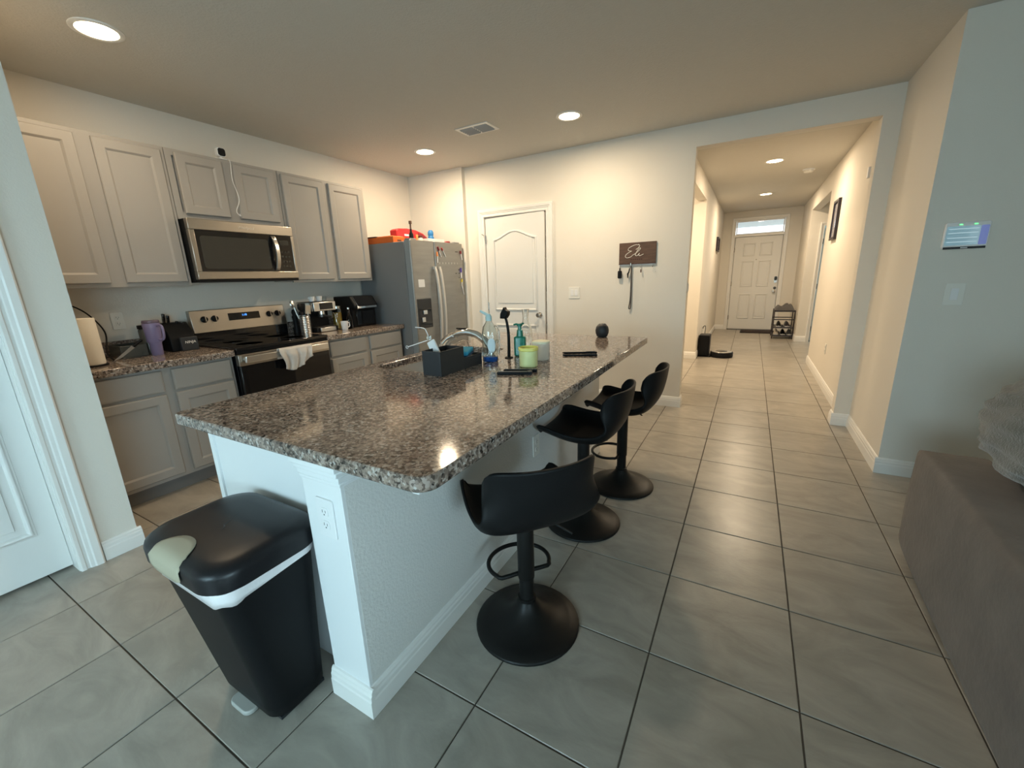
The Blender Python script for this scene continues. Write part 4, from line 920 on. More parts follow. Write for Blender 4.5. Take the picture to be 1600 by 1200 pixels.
# faucet
fa = empty('kitchen_faucet', (-1.295, 2.02, ZI), 0, 'chrome pull-out kitchen faucet arching over the sink', 'faucet')
MB().lathe([(0.032, 0), (0.032, 0.006), (0.026, 0.012), (0.024, 0.05), (0.024, 0.055)], 24).build('base', 'chrome', fa, smooth=40)
MB().tube(smooth_path([(0, 0, 0.05), (-0.03, 0, 0.085), (-0.09, 0.0, 0.122), (-0.16, 0.0, 0.135), (-0.225, 0, 0.128), (-0.262, 0, 0.108)], 6), [0.0235 - 0.003 * k / 30 for k in range(31)], 16).build('spout', 'chrome', fa, smooth=60)
MB().tube(smooth_path([(-0.255, 0, 0.112), (-0.30, 0, 0.092), (-0.335, 0, 0.062)], 5), [0.0225 + 0.0008 * k for k in range(11)], 16).build('spray_head', 'chrome', fa, smooth=60)
box('spray_button', 'black_plastic', (-0.235, -0.165, -0.010, 0.010, 0.152, 0.160), fa, 0.003)
MB().tube([(0.01, 0.012, 0.055), (0.03, 0.05, 0.09)], 0.008, 8).build('lever', 'chrome', fa, smooth=60)
# sink caddy
cd = empty('sink_caddy', (-1.28, 1.65, ZI), 0, 'charcoal sink caddy with tall bin and low shelf', 'caddy')
x0, x1, y0, y1 = -0.056, 0.054, -0.174, 0.012
m = MB(); t_ = 0.004
m.box(x0, x1, y0, y1, 0, t_); m.box(x0, x0 + t_, y0, y1, t_, 0.118); m.box(x1 - t_, x1, y0, y1, t_, 0.118); m.box(x0 + t_, x1 - t_, y0, y0 + t_, t_, 0.118); m.box(x0 + t_, x1 - t_, y1 - t_, y1, t_, 0.118)
m.build('tall_bin', 'charcoal', cd, 0.0015)
m = MB(); m.box(x0, x1, y1 + 0.0005, 0.172, 0, 0.045); m.box(x0, x0 + t_, y1 + 0.0005, 0.172, 0.045, 0.058); m.box(x1 - t_, x1, y1 + 0.0005, 0.172, 0.045, 0.058); m.box(x0 + t_, x1 - t_, 0.172 - t_, 0.172, 0.045, 0.058)
m.build('low_shelf', 'charcoal', cd, 0.0015)
sp = empty('sponge', (-1.272, 1.735, ZI + 0.046), 0.25, 'blue scrub sponge on the caddy shelf', 'sponge')
m = MB(); m.M = Matrix.Rotation(math.radians(9), 4, 'X') @ Matrix.Translation((0, 0, -0.004)); m.box(-0.034, 0.034, -0.048, 0.048, 0.026, 0.048); m.build('foam', 'blue_sponge', sp, 0.008, 3)
m = MB(); m.M = Matrix.Rotation(math.radians(9), 4, 'X') @ Matrix.Translation((0, 0, -0.004)); m.box(-0.034, 0.034, -0.048, 0.048, 0.015, 0.0258); m.build('scrub_pad', 'blue_sponge_dark', sp, 0.003)
tag(MB().tube(smooth_path([(-1.30, 1.675, ZI + 0.05), (-1.30, 1.69, ZI + 0.105), (-1.30, 1.745, ZI + 0.128), (-1.30, 1.80, ZI + 0.115), (-1.30, 1.82, ZI + 0.047)], 6), 0.0018, 6).build('wire_hoop', 'nickel', smooth=60), 'thin wire hoop standing on the caddy shelf', 'wire')
pk = empty('white_packet', (-1.285, 1.56, ZI + 0.006), 0, 'white tagged packet with two thin rods leaning in the caddy', 'packet')
m = MB(); m.M = Matrix.Translation((0.012, 0, 0.0)) @ Matrix.Rotation(math.radians(-27), 4, 'Y')
m.prism(rounded(-0.024, 0.024, 0.0, 0.165, 0.006), -0.006, 0.006, lambda a, b, c: (a, c, b)); m.build('pouch', 'white_plastic', pk, 0.003)
MB().tube(smooth_path([(-0.07, 0, 0.16), (-0.085, 0, 0.195), (-0.10, 0, 0.208), (-0.15, -0.004, 0.212)], 5), 0.0025, 6).build('upper_rod', 'white_plastic', pk, smooth=60)
m = MB(); m.tube([(-0.062, 0, 0.155), (-0.205, -0.01, 0.112)], 0.0024, 6); m.tube([(-0.212 + 0.007 * math.cos(a * PI / 6), -0.01, 0.110 + 0.007 * math.sin(a * PI / 6)) for a in range(12)], 0.0016, 6, True); m.build('ring_rod', 'white_plastic', pk, smooth=60)
MB().box(-0.082, -0.062, -0.008, 0.008, 0.15, 0.175).build('neck', 'clear_plastic', pk, bevel=0.003)
# dish soap squeeze bottle (clear, blue liquid)
ds = empty('dish_soap_bottle', (-1.205, 1.875, ZI), 0.3, 'clear dish soap bottle with a little blue liquid', 'bottle')
def shell(prof, n=28, sx=1.0, sy=1.0, th=0.0015):
    inner = [(max(r - th, 0.0005), z + (th if i == 0 else 0)) for i, (r, z) in enumerate(prof)][::-1]
    return prof + inner
MB().lathe(shell([(0.040, 0), (0.044, 0.006), (0.043, 0.05), (0.041, 0.10), (0.044, 0.14), (0.034, 0.19), (0.018, 0.215), (0.016, 0.222)]) , 28, sx=1.0, sy=0.62).build('bottle_shell', 'clear_plastic', ds, smooth=50)
MB().lathe([(0.0375, 0.002), (0.0415, 0.007), (0.0412, 0.028), (0, 0.028)], 28, sx=1.0, sy=0.60).build('soap', 'blue_liquid', ds, smooth=40)
m = MB(); m.lathe([(0.017, 0.2225), (0.0175, 0.245), (0.012, 0.252), (0.010, 0.258)], 18); m.tube([(0, 0, 0.250), (-0.02, -0.002, 0.262), (-0.045, -0.004, 0.276)], [0.009, 0.008, 0.006], 8); m.build('spout_cap', 'teal_cap', ds, smooth=40)
pts = []
for i in range(9):
    t_ = -1 + 2 * i / 8; hw_ = 0.55 * math.sqrt(max(0.02, 1 - t_ * t_ * 0.92)); z = 0.092 + 0.038 * t_
    pts.append([(0.0440 * math.cos(a), -0.0440 * 0.62 * math.sin(a) - 0.0012, z) for a in [1.15 - hw_ + 2 * hw_ * k / 10 for k in range(11)]])
MB().grid(pts).build('bottle_label', 'bottle_label', ds, smooth=60, solidify=0.0006)
MB().tube(smooth_path([(0.030, 0, 0.195), (0.050, 0, 0.17), (0.052, 0, 0.11), (0.046, 0, 0.04)], 5), 0.006, 8).build('grip', 'clear_plastic', ds, smooth=60)
# dish brush
br_ = empty('dish_brush', (-1.163, 2.005, ZI), 0, 'black dish brush standing upright', 'brush')
MB().tube(smooth_path([(0, 0, 0.0), (0.002, 0, 0.06), (0.002, 0, 0.14), (-0.006, 0, 0.20), (-0.014, 0, 0.225)], 6), [0.0095 - 0.00012 * k for k in range(25)], 10).build('handle', 'black_plastic', br_, smooth=60)
MB().prism([(-0.042, 0.222), (-0.038, 0.25), (-0.016, 0.286), (-0.010, 0.272), (0.010, 0.262), (0.006, 0.240), (-0.008, 0.222)], -0.018, 0.018, lambda a, b, c: (a, c, b)).build('brush_head', 'black_plastic', br_, bevel=0.004)
MB().lathe([(0.024, 0), (0.024, 0.004), (0.012, 0.008)], 16).build('stand', 'black_plastic', br_, smooth=40)
# green foaming soap pump
gs = empty('soap_dispenser', (-1.132, 2.085, ZI), 0.35, 'green pump soap dispenser', 'soap dispenser')
MB().prism(rounded(-0.034, 0.034, -0.024, 0.024, 0.012, 4), 0, 0.115).build('bottle', 'green_plastic', gs, bevel=0.010, seg=3)
MB().lathe([(0.020, 0.1155), (0.018, 0.13), (0.017, 0.15), (0.012, 0.152), (0.010, 0.172)], 20).build('collar', 'green_plastic', gs, smooth=40)
m = MB(); m.lathe([(0.016, 0.1722), (0.017, 0.186), (0, 0.188)], 18); m.tube([(0, 0, 0.180), (-0.020, -0.006, 0.184), (-0.034, -0.010, 0.180)], [0.006, 0.0055, 0.005], 8); m.tube([(0, 0, 0.182), (0.025, 0.004, 0.187)], 0.005, 8); m.build('pump_head', 'green_plastic', gs, smooth=40)
# glass vase
gv = empty('glass_vase', (-1.205, 2.30, ZI), 0, 'tall clear glass bottle vase behind the green soap', 'vase')
MB().lathe(shell([(0.036, 0), (0.040, 0.006), (0.041, 0.09), (0.036, 0.14), (0.020, 0.175), (0.018, 0.20), (0.021, 0.245), (0.024, 0.25)], th=0.003), 28).build('glass', 'clear_glass', gv, smooth=50)
# candles
c1 = empty('yellow_candle', (-0.952, 1.838, ZI), 0, 'squat yellow-green jar candle', 'candle')
MB().lathe([(0.042, 0), (0.046, 0.004), (0.0475, 0.082)], 32).build('jar', 'candle_yellow', c1, smooth=40)
MB().lathe([(0.0485, 0.0822), (0.051, 0.085), (0.051, 0.098), (0.047, 0.100), (0.047, 0.088), (0, 0.088)], 32).build('rim', 'candle_rim', c1, smooth=40)
c2 = empty('cream_jar', (-0.972, 2.03, ZI), 0, 'cream ceramic jar behind the yellow candle', 'jar')
MB().lathe([(0.045, 0), (0.048, 0.004), (0.048, 0.088), (0.046, 0.090)], 32).build('jar', 'cream_ceramic', c2, smooth=40); MB().lathe([(0.049, 0.0905), (0.049, 0.099), (0.045, 0.102), (0, 0.103)], 32).build('lid', 'candle_wax', c2, smooth=40)
# black grooved bars
def bar(x0, y0, x1, y1, label, w=0.016, h=0.013, z=ZI, lift=0.0):
    c = Vector(((x0 + x1) / 2, (y0 + y1) / 2, z)); L = math.hypot(x1 - x0, y1 - y0); a = math.atan2(y1 - y0, x1 - x0)
    t = empty('black_clip', c, a, label, 'clip', 'black grooved bars on the island')
    box('body', 'black_plastic', (-L / 2, L / 2, -w / 2, w / 2, 0, h), t, 0.003)
    box('groove', 'dark_metal', (-L / 2 + 0.008, L / 2 - 0.012, -w * 0.18, w * 0.18, h + 0.0002, h + 0.002), t)
    MB().cyl((L / 2 - 0.006, 0, 0), w * 0.5, h + 0.003, 12).build('pivot', 'charcoal', t, smooth=40)
bar(-1.006, 1.618, -0.858, 1.678, 'thicker black grooved bar in front of the yellow candle', 0.026)
bar(-1.004, 1.676, -0.855, 1.732, 'black grooved bar tucked against the yellow candle', 0.020)
def pen(x0, y0, x1, y1, label, r=0.0052, mt='black_plastic'):
    p = Vector((x0, y0, ZI)); v = Vector((x1 - x0, y1 - y0, 0)); t = empty('black_pen', p, 0, label, 'pen', 'black pens on the island')
    MB().tube([v * 0 + Vector((0, 0, r)), v * 0.06 + Vector((0, 0, r)), v * 0.65 + Vector((0, 0, r)), v * 0.98 + Vector((0, 0, r)), v + Vector((0, 0, r))], [r * 0.6, r, r, r, r * 0.7], 8).build('barrel', mt, t, smooth=50)
    a = v.normalized(); s = Vector((-a.y, a.x, 0))
    MB().tube([v * 0.68 + Vector((0, 0, 2.2 * r)), v * 0.95 + Vector((0, 0, 2.2 * r))], r * 0.3, 6).build('pocket_clip', 'dark_metal', t, smooth=50)
pen(-0.896, 2.153, -0.713, 2.217, 'black pen closer to the stools'); pen(-0.925, 2.222, -0.742, 2.300, 'black pen closer to the smart speaker')
# smart speaker
ss = empty('smart_speaker', (-0.918, 2.955, ZI), 0, 'small dark round smart speaker at the far island end', 'speaker')
m = MB(); m.lathe([(0.030, 0.0), (0.038, 0.006), (0.047, 0.030), (0.0485, 0.050), (0.043, 0.074), (0.028, 0.092), (0, 0.0985)], 28); m.build('shell', 'charcoal', ss, smooth=60)
MB().lathe([(0.030, -0.0), (0.029, -0.0)], 16) 
MB().lathe([(0.024, 0.0945), (0.0255, 0.0955), (0.0235, 0.0965)], 24).build('light_ring', 'dark_metal', ss, smooth=60)
# outlets on the island
def gfci(loc, right, parent_label): return outlet('island_outlet', loc, right, parent_label)
outlet('island_outlet', (-1.008, IY0, 0.688), (1, 0, 0), 'white outlet on the island post above the trash can', w=0.074, h=0.125, pm='white_plastic')
outlet('side_outlet', (IX, 1.855, 0.47), (0, 1, 0), 'white outlet low on the island side wall behind the stools')

# ================================================================== BAR STOOLS
def stool(x, y, face, lift, label, foot_rot=0.0):
    a = math.atan2(face[1], face[0]) - PI / 2
    t = empty('bar_stool', (x, y, 0), a, label, 'bar stool', 'black swivel bar stools at the island')
    hs = 0.505 + lift
    MB().lathe([(0.205, 0), (0.206, 0.006), (0.200, 0.012), (0.165, 0.021), (0.125, 0.034), (0.09, 0.052), (0.062, 0.073), (0.045, 0.094), (0.036, 0.110)], 48).build('base', 'stool_metal', t, smooth=60)
    MB().lathe([(0.035, 0.1102), (0.035, 0.122), (0.029, 0.124), (0.0285, 0.21)], 28).build('lower_pole', 'stool_metal', t, smooth=40)
    MB().lathe([(0.0315, 0.2102), (0.0325, 0.214), (0.0325, hs - 0.01), (0.031, hs)], 28).build('pole_sleeve', 'stool_metal', t, smooth=40)
    # footrest loop, in front of the pole
    z = 0.225; pts = []
    for k in range(25):
        b = -PI * 0.72 + 2 * PI * 0.72 * k / 24; pts.append(Vector((0.125 * math.sin(b), 0.080 + 0.11 * math.cos(b) * (1.0 if math.cos(b) > 0 else 1.0), z)))
    pts = [Vector((-0.028, 0.012, z))] + pts + [Vector((0.028, 0.012, z))]
    fr_ = MB(); fr_.M = Matrix.Rotation(foot_rot, 4, 'Z'); fr_.tube(smooth_path(pts, 2), 0.0085, 10); fr_.build('footrest', 'stool_metal', t, smooth=60)
    m = MB(); m.lathe([(0.05, hs), (0.085, hs + 0.010), (0.085, hs + 0.016)], 24); m.build('seat_plate', 'stool_metal', t, smooth=40)
    MB().tube(smooth_path([(0.03, -0.02, hs + 0.005), (0.09, -0.05, hs - 0.02), (0.155, -0.085, hs - 0.062)], 4), 0.0045, 8).build('height_lever', 'stool_metal', t, smooth=60)
    # moulded seat shell
    cl = [(0.198, 0.040), (0.194, 0.050), (0.175, 0.052), (0.12, 0.040), (0.05, 0.026), (-0.02, 0.020), (-0.09, 0.024), (-0.15, 0.046), (-0.195, 0.090), (-0.222, 0.150), (-0.238, 0.215), (-0.246, 0.270), (-0.250, 0.305)]
    cl = smooth_path([Vector((0, p[0], p[1])) for p in cl], 3); nv = len(cl); nu = 25; rows = []
    for i, c in enumerate(cl):
        v = i / (nv - 1)
        back = min(1, max(0, (v - 0.58) / 0.28)); back = back * back * (3 - 2 * back)
        seat = 1 - back
        hw = 0.168 + 0.047 * math.sin(PI * min(1, v / 0.45) * 0.5) - 0.022 * back
        row = []
        for j in range(nu):
            u = -1 + 2 * j / (nu - 1); au = abs(u)
            xx = hw * math.sin(u * PI / 2 * 0.92) / math.sin(PI / 2 * 0.92)
            zz = c.z + seat * (0.062 * au ** 2.6) * min(1, 0.55 + v * 2)
            yy = c.y + back * 0.098 * u * u - seat * (1 - min(1, v / 0.12)) * 0.04 * au ** 3
            if v > 0.80: zz -= 0.05 * ((v - 0.80) / 0.20) * au ** 7
            row.append((xx, yy, hs + zz))
        rows.append(row)
    MB().grid(rows).build('seat_shell', 'stool_black', t, smooth=180, solidify=0.011)
    return t
stool(-0.660, 1.212, (-0.76, 0.65), -0.03, 'closest black bar stool, turned with its back outward')
stool(-0.706, 1.985, (-1, -0.02), 0.0, 'middle black bar stool of the three, facing the island')
stool(-0.628, 2.495, (-1, 0.0), 0.0, 'black bar stool farthest down the island by the hallway corner')

# ================================================================== TRASH CAN
tc_ = empty('trash_can', (-1.325, 0.555, 0), 0, 'black step trash can with white bag beside the island post', 'trash can')
def rr_ring(cx, cy, hx, hy, r, z, n=8): return [(a, b, z) for a, b in rounded(cx - hx, cx + hx, cy - hy, cy + hy, r, n)]
def loft(m, rings, cap0=True, cap1=True):
    n = len(rings[0]); vs = [p for r in rings for p in r]; fs = []
    for i in range(len(rings) - 1):
        for k in range(n): fs.append((i * n + k, i * n + (k + 1) % n, (i + 1) * n + (k + 1) % n, (i + 1) * n + k))
    if cap0: fs.append(tuple(range(n))[::-1])
    if cap1: fs.append(tuple(range((len(rings) - 1) * n, len(rings) * n)))
    m._add(vs, fs)
m = MB(); rs = []
for z in (0.012, 0.02, 0.06, 0.30, 0.50, 0.565):
    t_ = z / 0.565; hx = 0.166 + 0.036 * t_; fy = -0.072 - 0.085 * t_; by = 0.112 + 0.018 * t_
    rs.append(rr_ring(-0.002, (fy + by) / 2, hx - (0.006 if z < 0.015 else 0), (by - fy) / 2 - (0.006 if z < 0.015 else 0), 0.055, z))
loft(m, rs); m.build('bin_body', 'black_plastic', tc_, smooth=50)
MB().box(-0.15, 0.15, -0.055, 0.10, 0, 0.0118).build('foot_plinth', 'charcoal', tc_)
m = MB(); rs = []
for z, g in ((0.522, 0.004), (0.54, 0.006), (0.555, 0.005), (0.562, 0.006)):
    t_ = z / 0.565; hx = 0.166 + 0.036 * t_ + g; fy = -0.072 - 0.085 * t_ - g; by = 0.112 + 0.018 * t_ + g * 0.3
    ring = rr_ring(-0.002, (fy + by) / 2, hx, (by - fy) / 2, 0.055, z)
    if z < 0.53: ring = [(a, b, zz + 0.016 * math.sin(b * 9 + a * 4) + 0.004 * math.sin(k * 1.1)) for k, (a, b, zz) in enumerate(ring)]
    rs.append(ring)
loft(m, rs, False, False); m.build('trash_bag', 'bag_white', tc_, smooth=60, solidify=0.002)
m = MB(); rs = []
for z, g, r in ((0.566, 0.012, 0.085), (0.570, 0.020, 0.09), (0.612, 0.022, 0.095), (0.626, 0.018, 0.095), (0.636, 0.006, 0.09), (0.641, -0.02, 0.085), (0.644, -0.06, 0.07)):
    hx = 0.203 + g; fy = -0.160 - g; by = 0.138 + g * 0.8; rs.append(rr_ring(-0.002, (fy + by) / 2, hx, (by - fy) / 2, r, z, 10))
loft(m, rs); lid = m.build('lid', 'lid_plastic', tc_, smooth=50)
# front tab of the lid
def lid_z(d):   # height of the lid surface at distance d behind its front edge
    tab = [(0.0, 0.612), (0.004, 0.626), (0.016, 0.636), (0.042, 0.641), (0.082, 0.644)]
    for (d0, z0), (d1, z1) in zip(tab, tab[1:]):
        if d <= d1: return z0 + (z1 - z0) * (d - d0) / (d1 - d0)
    return 0.644
m = MB(); rows = []
for i in range(9):
    row = []
    for k in range(15):
        u = -1 + 2 * k / 14; w_ = 0.078 * (1 - abs(u) ** 2.4) ** 0.8
        if i < 3: dd, zz = 0.0, 0.574 + (0.612 - 0.574) * i / 3 + 0.012 * abs(u) ** 4 * (1 - i / 3)
        else: dd = w_ * (i - 3) / 5; zz = lid_z(dd)
        row.append((-0.015 + 0.088 * u, -0.1822 + dd - (0.0035 if i < 4 else 0.0015), zz + (0.0028 if i > 2 else 0)))
    rows.append(row)
m.grid(rows); m.build('lid_tab', 'grey_tab', lid, smooth=180, solidify=0.002)
m = MB(); crk = [Vector((0.02, -0.05, 0)), Vector((0.005, -0.03, 0)), Vector((-0.004, -0.028, 0)), Vector((-0.014, -0.006, 0)), Vector((-0.03, 0.012, 0)), Vector((-0.036, 0.03, 0))]
m.tube([p + Vector((0, 0, 0.6442)) for p in crk], [0.0008, 0.0018, 0.0022, 0.0018, 0.0012, 0.0006], 4); m.build('scratch', 'outlet_hole', lid)
MB().prism(rounded(-0.06, 0.05, -0.108, -0.056, 0.025), 0.004, 0.020).build('foot_pedal', 'pedal_grey', tc_, bevel=0.004)

# ================================================================== SOFA
so = empty('sofa', (0.917, 0.9, 0), -0.035, 'grey fabric sofa with its back toward the stools', 'sofa')
def soft_box(name, b, material, parent, r, bump=0.0, seed=0, sub=(10, 14, 8)):
    x0, x1, y0, y1, z0, z1 = b; bm = bmesh.new()
    bmesh.ops.create_cube(bm, size=1); 
    bmesh.ops.subdivide_edges(bm, edges=bm.edges[:], cuts=11, use_grid_fill=True)
    rnd = random.Random(seed); ph = [rnd.uniform(0, 6) for _ in range(6)]
    sx, sy, sz = x1 - x0, y1 - y0, z1 - z0
    for v in bm.verts:
        p = Vector((v.co.x * sx, v.co.y * sy, v.co.z * sz)); h = Vector((sx / 2 - r, sy / 2 - r, sz / 2 - r))
        q = Vector((max(-h.x, min(h.x, p.x)), max(-h.y, min(h.y, p.y)), max(-h.z, min(h.z, p.z)))); d = p - q
        if d.length > 1e-9: p = q + d.normalized() * min(r, max(abs(d.x), abs(d.y), abs(d.z)))
        w = bump * (math.sin(p.y * 9 + ph[0]) * math.sin(p.z * 11 + ph[1]) + 0.6 * math.sin(p.y * 21 + ph[2] + p.z * 8) * math.sin(p.x * 17 + ph[3]))
        if p.z > -sz / 2 + 0.05: p += (d.normalized() if d.length > 1e-9 else Vector((0, 0, 0))) * w
        v.co = p + Vector(((x0 + x1) / 2, (y0 + y1) / 2, (z0 + z1) / 2))
    me = bpy.data.meshes.new(name); bm.to_mesh(me); bm.free()
    return link(name, me, material, parent, smooth=180, subsurf=1)
soft_box('back_frame', (-0.24, 0.01, -1.9, 1.575, 0.012, 0.538), 'sofa_fabric', so, 0.035, 0.006, 1)
soft_box('seat_base', (0.011, 0.85, -1.9, 1.32, 0.012, 0.30), 'sofa_fabric', so, 0.03, 0.003, 2)
soft_box('end_arm', (0.011, 0.88, 1.325, 1.565, 0.012, 0.525), 'sofa_fabric', so, 0.04, 0.004, 3)
for k in range(3): soft_box('seat_cushion', (0.10, 0.86, -1.88 + k * 1.065, -1.88 + k * 1.065 + 1.06, 0.301, 0.45), 'sofa_fabric', so, 0.05, 0.004, 4 + k)
cu = empty('fluffy_cushion', (1.05, 2.02, 0.543), 0, 'fluffy ribbed grey cushion on the sofa', 'cushion')
bm = bmesh.new(); bmesh.ops.create_uvsphere(bm, u_segments=72, v_segments=48, radius=1.0)
for v in bm.verts:
    p = v.co.copy(); s = lambda q, e: math.copysign(abs(q) ** e, q)
    q = Vector((s(p.x, 0.75) * 0.22, s(p.y, 0.7) * 0.36, s(p.z, 0.75) * 0.185 + 0.20))
    rib = 0.016 * abs(math.sin((p.z * 5.5 + 0.5 * math.sin(p.y * 3)) * 2.4)) + 0.008 * math.sin(p.y * 13 + p.z * 9)
    v.co = q + p * rib
me = bpy.data.meshes.new('cushion'); bm.to_mesh(me); bm.free(); link('cushion_cover', me, 'fluffy', cu, smooth=180)

# ================================================================== FAR-WALL AND RIGHT-WALL FITTINGS
outlet('light_switch', (-1.678, YF, 1.168), (1, 0, 0), 'white light switch between the arched door and the key sign', True, 0.125, 0.122)
outlet('rocker_switch', (1.034, 3.40, 1.168), (1, 0, 0), 'single white switch under the alarm keypad', True, 0.085, 0.125)
outlet('jamb_switch', (-0.535, YF + 0.06, 1.20), (0, 1, 0), 'tiny white switch on the hallway opening edge', True, 0.05, 0.10)
outlet('hall_outlet', (HR, 5.91, 0.43), (0, -1, 0), 'ivory outlet low on the hallway wall')
ps = empty('door_sensor', (HR, 5.02, 2.14), 0, 'small white sensor high on the hallway wall', 'sensor')
box('case', 'white_plastic', (-0.022, -0.0005, -0.02, 0.02, -0.045, 0.045), ps, 0.004); box('magnet', 'white_plastic', (-0.014, -0.0005, -0.035, -0.022, -0.02, 0.02), ps, 0.003)
# alarm keypad
ak = empty('alarm_keypad', (1.024, 3.40, 1.492), 0, 'tilted alarm touchscreen with green lights on the shaded wall', 'alarm panel')
M = wall_matrix((0, 0, 0), (1, 0, 0), (0, 0, 1))
m = MB(); m.M = M; m.prism(rounded(-0.092, 0.092, -0.072, 0.072, 0.012), 0.0005, 0.024); m.build('housing', 'white_plastic', ak, bevel=0.004)
m = MB(); m.M = M; m.box(-0.086, 0.086, -0.0725, -0.060, 0.0242, 0.0255); m.build('lower_lip', 'charcoal', ak)
m = MB(); m.M = M; m.prism(rounded(-0.084, 0.052, -0.052, 0.050, 0.006), 0.0242, 0.0252); s_ = m.build('screen', 'screen', ak)
m = MB(); m.M = M; m.prism(rounded(0.053, 0.085, -0.052, 0.050, 0.004), 0.0242, 0.0252); m.build('screen_sidebar', 'screen_blue', ak)
for z in (-0.036, -0.014, 0.012, 0.034):
    m = MB(); m.M = M; m.box(-0.076, 0.046, z, z + 0.004, 0.0253, 0.0256); m.build('menu_line', 'screen_line', s_)
for x in (-0.03, 0.03):
    m = MB(); m.M = M; m.box(x - 0.007, x + 0.007, 0.056, 0.061, 0.0242, 0.0256); m.build('indicator_light', 'led_green', ak)
m = MB(); m.M = M; m.box(-0.014, 0.014, -0.069, -0.064, 0.0256, 0.0266); m.build('badge', 'white_plastic', ak)
# key sign with script lettering
sg = empty('key_sign', (-1.012, YF, 1.548), 0, 'dark wooden key rack sign with white script name', 'sign')
SM = wall_matrix((0, 0, 0), (1, 0, 0), (0, 0, 1))
m = MB(); m.M = SM; m.box(-0.18, 0.18, -0.100, 0.100, 0.0005, 0.018); m.build('board', 'sign_wood', sg, 0.002)
m = MB(); m.M = SM; m.box(-0.181, 0.181, -0.108, -0.1005, 0.0005, 0.020); m.build('bottom_edge', 'brown', sg)
def scr(px, py):   # traced from the lettering: board spans 280..855 wide, 190..525 high
    return ((px - 567) / 575 * 0.36, -(py - 352 + (px - 567) * 0.052) / 335 * 0.20)
E1 = [(500, 345), (470, 340), (425, 315), (430, 280), (480, 245), (540, 222), (590, 222), (600, 245), (575, 280), (545, 300)]
E0 = [(585, 228), (540, 225), (480, 248), (432, 280), (425, 308), (450, 322), (478, 325), (440, 345), (395, 380), (382, 412), (400, 432), (440, 428), (475, 412), (498, 388)]
LI = [(498, 388), (532, 370), (578, 332), (610, 298), (618, 280), (605, 276), (578, 305), (552, 350), (541, 385), (553, 401), (580, 388), (602, 358), (594, 386), (607, 399), (634, 388), (664, 372)]
for nm, pth in (('script_letter', E0), ('script_letter', [(545, 300), (572, 282), (600, 250), (597, 226), (580, 219)]), ('script_letter', LI)):
    m = MB(); m.M = SM; m.tube(smooth_path([Vector((*scr(*p), 0.0195)) for p in pth], 5), 0.0028, 6); m.build(nm, 'letter_white', sg, smooth=60)
m = MB(); m.M = SM
for k in range(6): m.box(-0.062 + k * 0.020, -0.062 + k * 0.020 + 0.013, -0.068, -0.056, 0.018, 0.0186)
m.build('small_print', 'print_dark', sg)
m = MB(); m.M = SM; m.box(-0.178, 0.178, -0.116, -0.1085, 0.0005, 0.010); m.build('hook_rail', 'white_plastic', sg)
for x in (-0.165, -0.06, 0.04, 0.155):
    m = MB(); m.M = SM; m.tube(smooth_path([(x, -0.110, 0.012), (x, -0.135, 0.014), (x, -0.142, 0.024), (x, -0.132, 0.032)], 4), 0.0025, 6); m.build('hook', 'nickel', sg, smooth=60)
kf = empty('key_fob', (-1.177, YF - 0.028, 1.36), 0, 'black car key fob hanging under the sign', 'key fob')
m = MB(); m.M = SM; m.prism(rounded(-0.020, 0.020, -0.055, 0.022, 0.012), -0.008, 0.008); m.build('fob', 'black_plastic', kf, bevel=0.003)
m = MB(); m.M = SM; m.box(-0.006, 0.006, 0.0222, 0.048, -0.003, 0.003); m.build('strap', 'black_plastic', kf)
ls = empty('dog_leash', (-1.07, YF - 0.028, 1.0), 0, 'long dark leash hanging from the sign hooks', 'leash')
m = MB(); rows = []
MB().tube(smooth_path([(-0.002, 0, 0.44), (0.006, 0.004, 0.40), (0.008, 0.006, 0.22), (0.004, 0.006, 0.08), (-0.006, 0.006, 0.012), (0.002, 0.006, 0.0), (0.012, 0.008, 0.03), (0.012, 0.010, 0.25), (0.006, 0.008, 0.41)], 6), 0.0055, 6).build('strap', 'grey_cloth', ls, smooth=60)
MB().lathe([(0.004, 0.425), (0.010, 0.43), (0.010, 0.452), (0.004, 0.456)], 10).build('clip', 'nickel', ls, smooth=40)
lc = empty('leash_clip', (-1.095, YF - 0.026, 1.33), 0, 'small black key set beside the leash', 'keys')
MB().prism([(0.012, 0.075), (0.022, 0.072), (0.014, 0.03), (0.008, 0.02), (0.004, -0.02), (-0.004, -0.022), (-0.008, 0.02), (0.004, 0.04)], -0.004, 0.004, lambda a, b, c: (a, c, b)).build('key', 'black_plastic', lc, bevel=0.001)
MB().tube([(0.018 + 0.008 * math.cos(a * PI / 6), 0, 0.082 + 0.010 * math.sin(a * PI / 6)) for a in range(12)], 0.0015, 6, True).build('ring', 'nickel', lc, smooth=60)
tg = empty('brass_key', (-0.967, YF - 0.026, 1.372), 0, 'small brown tag hanging from the third sign hook', 'key tag')
MB().prism(rounded(-0.006, 0.006, -0.014, 0.016, 0.004), -0.003, 0.003, lambda a, b, c: (a, c, b)).build('tag', 'brown', tg); MB().tube([(0.0 + 0.005 * math.cos(a * PI / 5), 0, 0.022 + 0.006 * math.sin(a * PI / 5)) for a in range(10)], 0.001, 5, True).build('loop', 'nickel', tg)
rk = empty('key_ring', (-0.845, YF - 0.026, 1.38), 0, 'clear plastic key ring on the last sign hook', 'key ring')
MB().tube([(0.010 * math.cos(a * PI / 8) + 0.006, 0, 0.030 * math.sin(a * PI / 8) ) for a in range(16)], 0.0016, 6, True).build('ring', 'clear_plastic', rk, smooth=60)

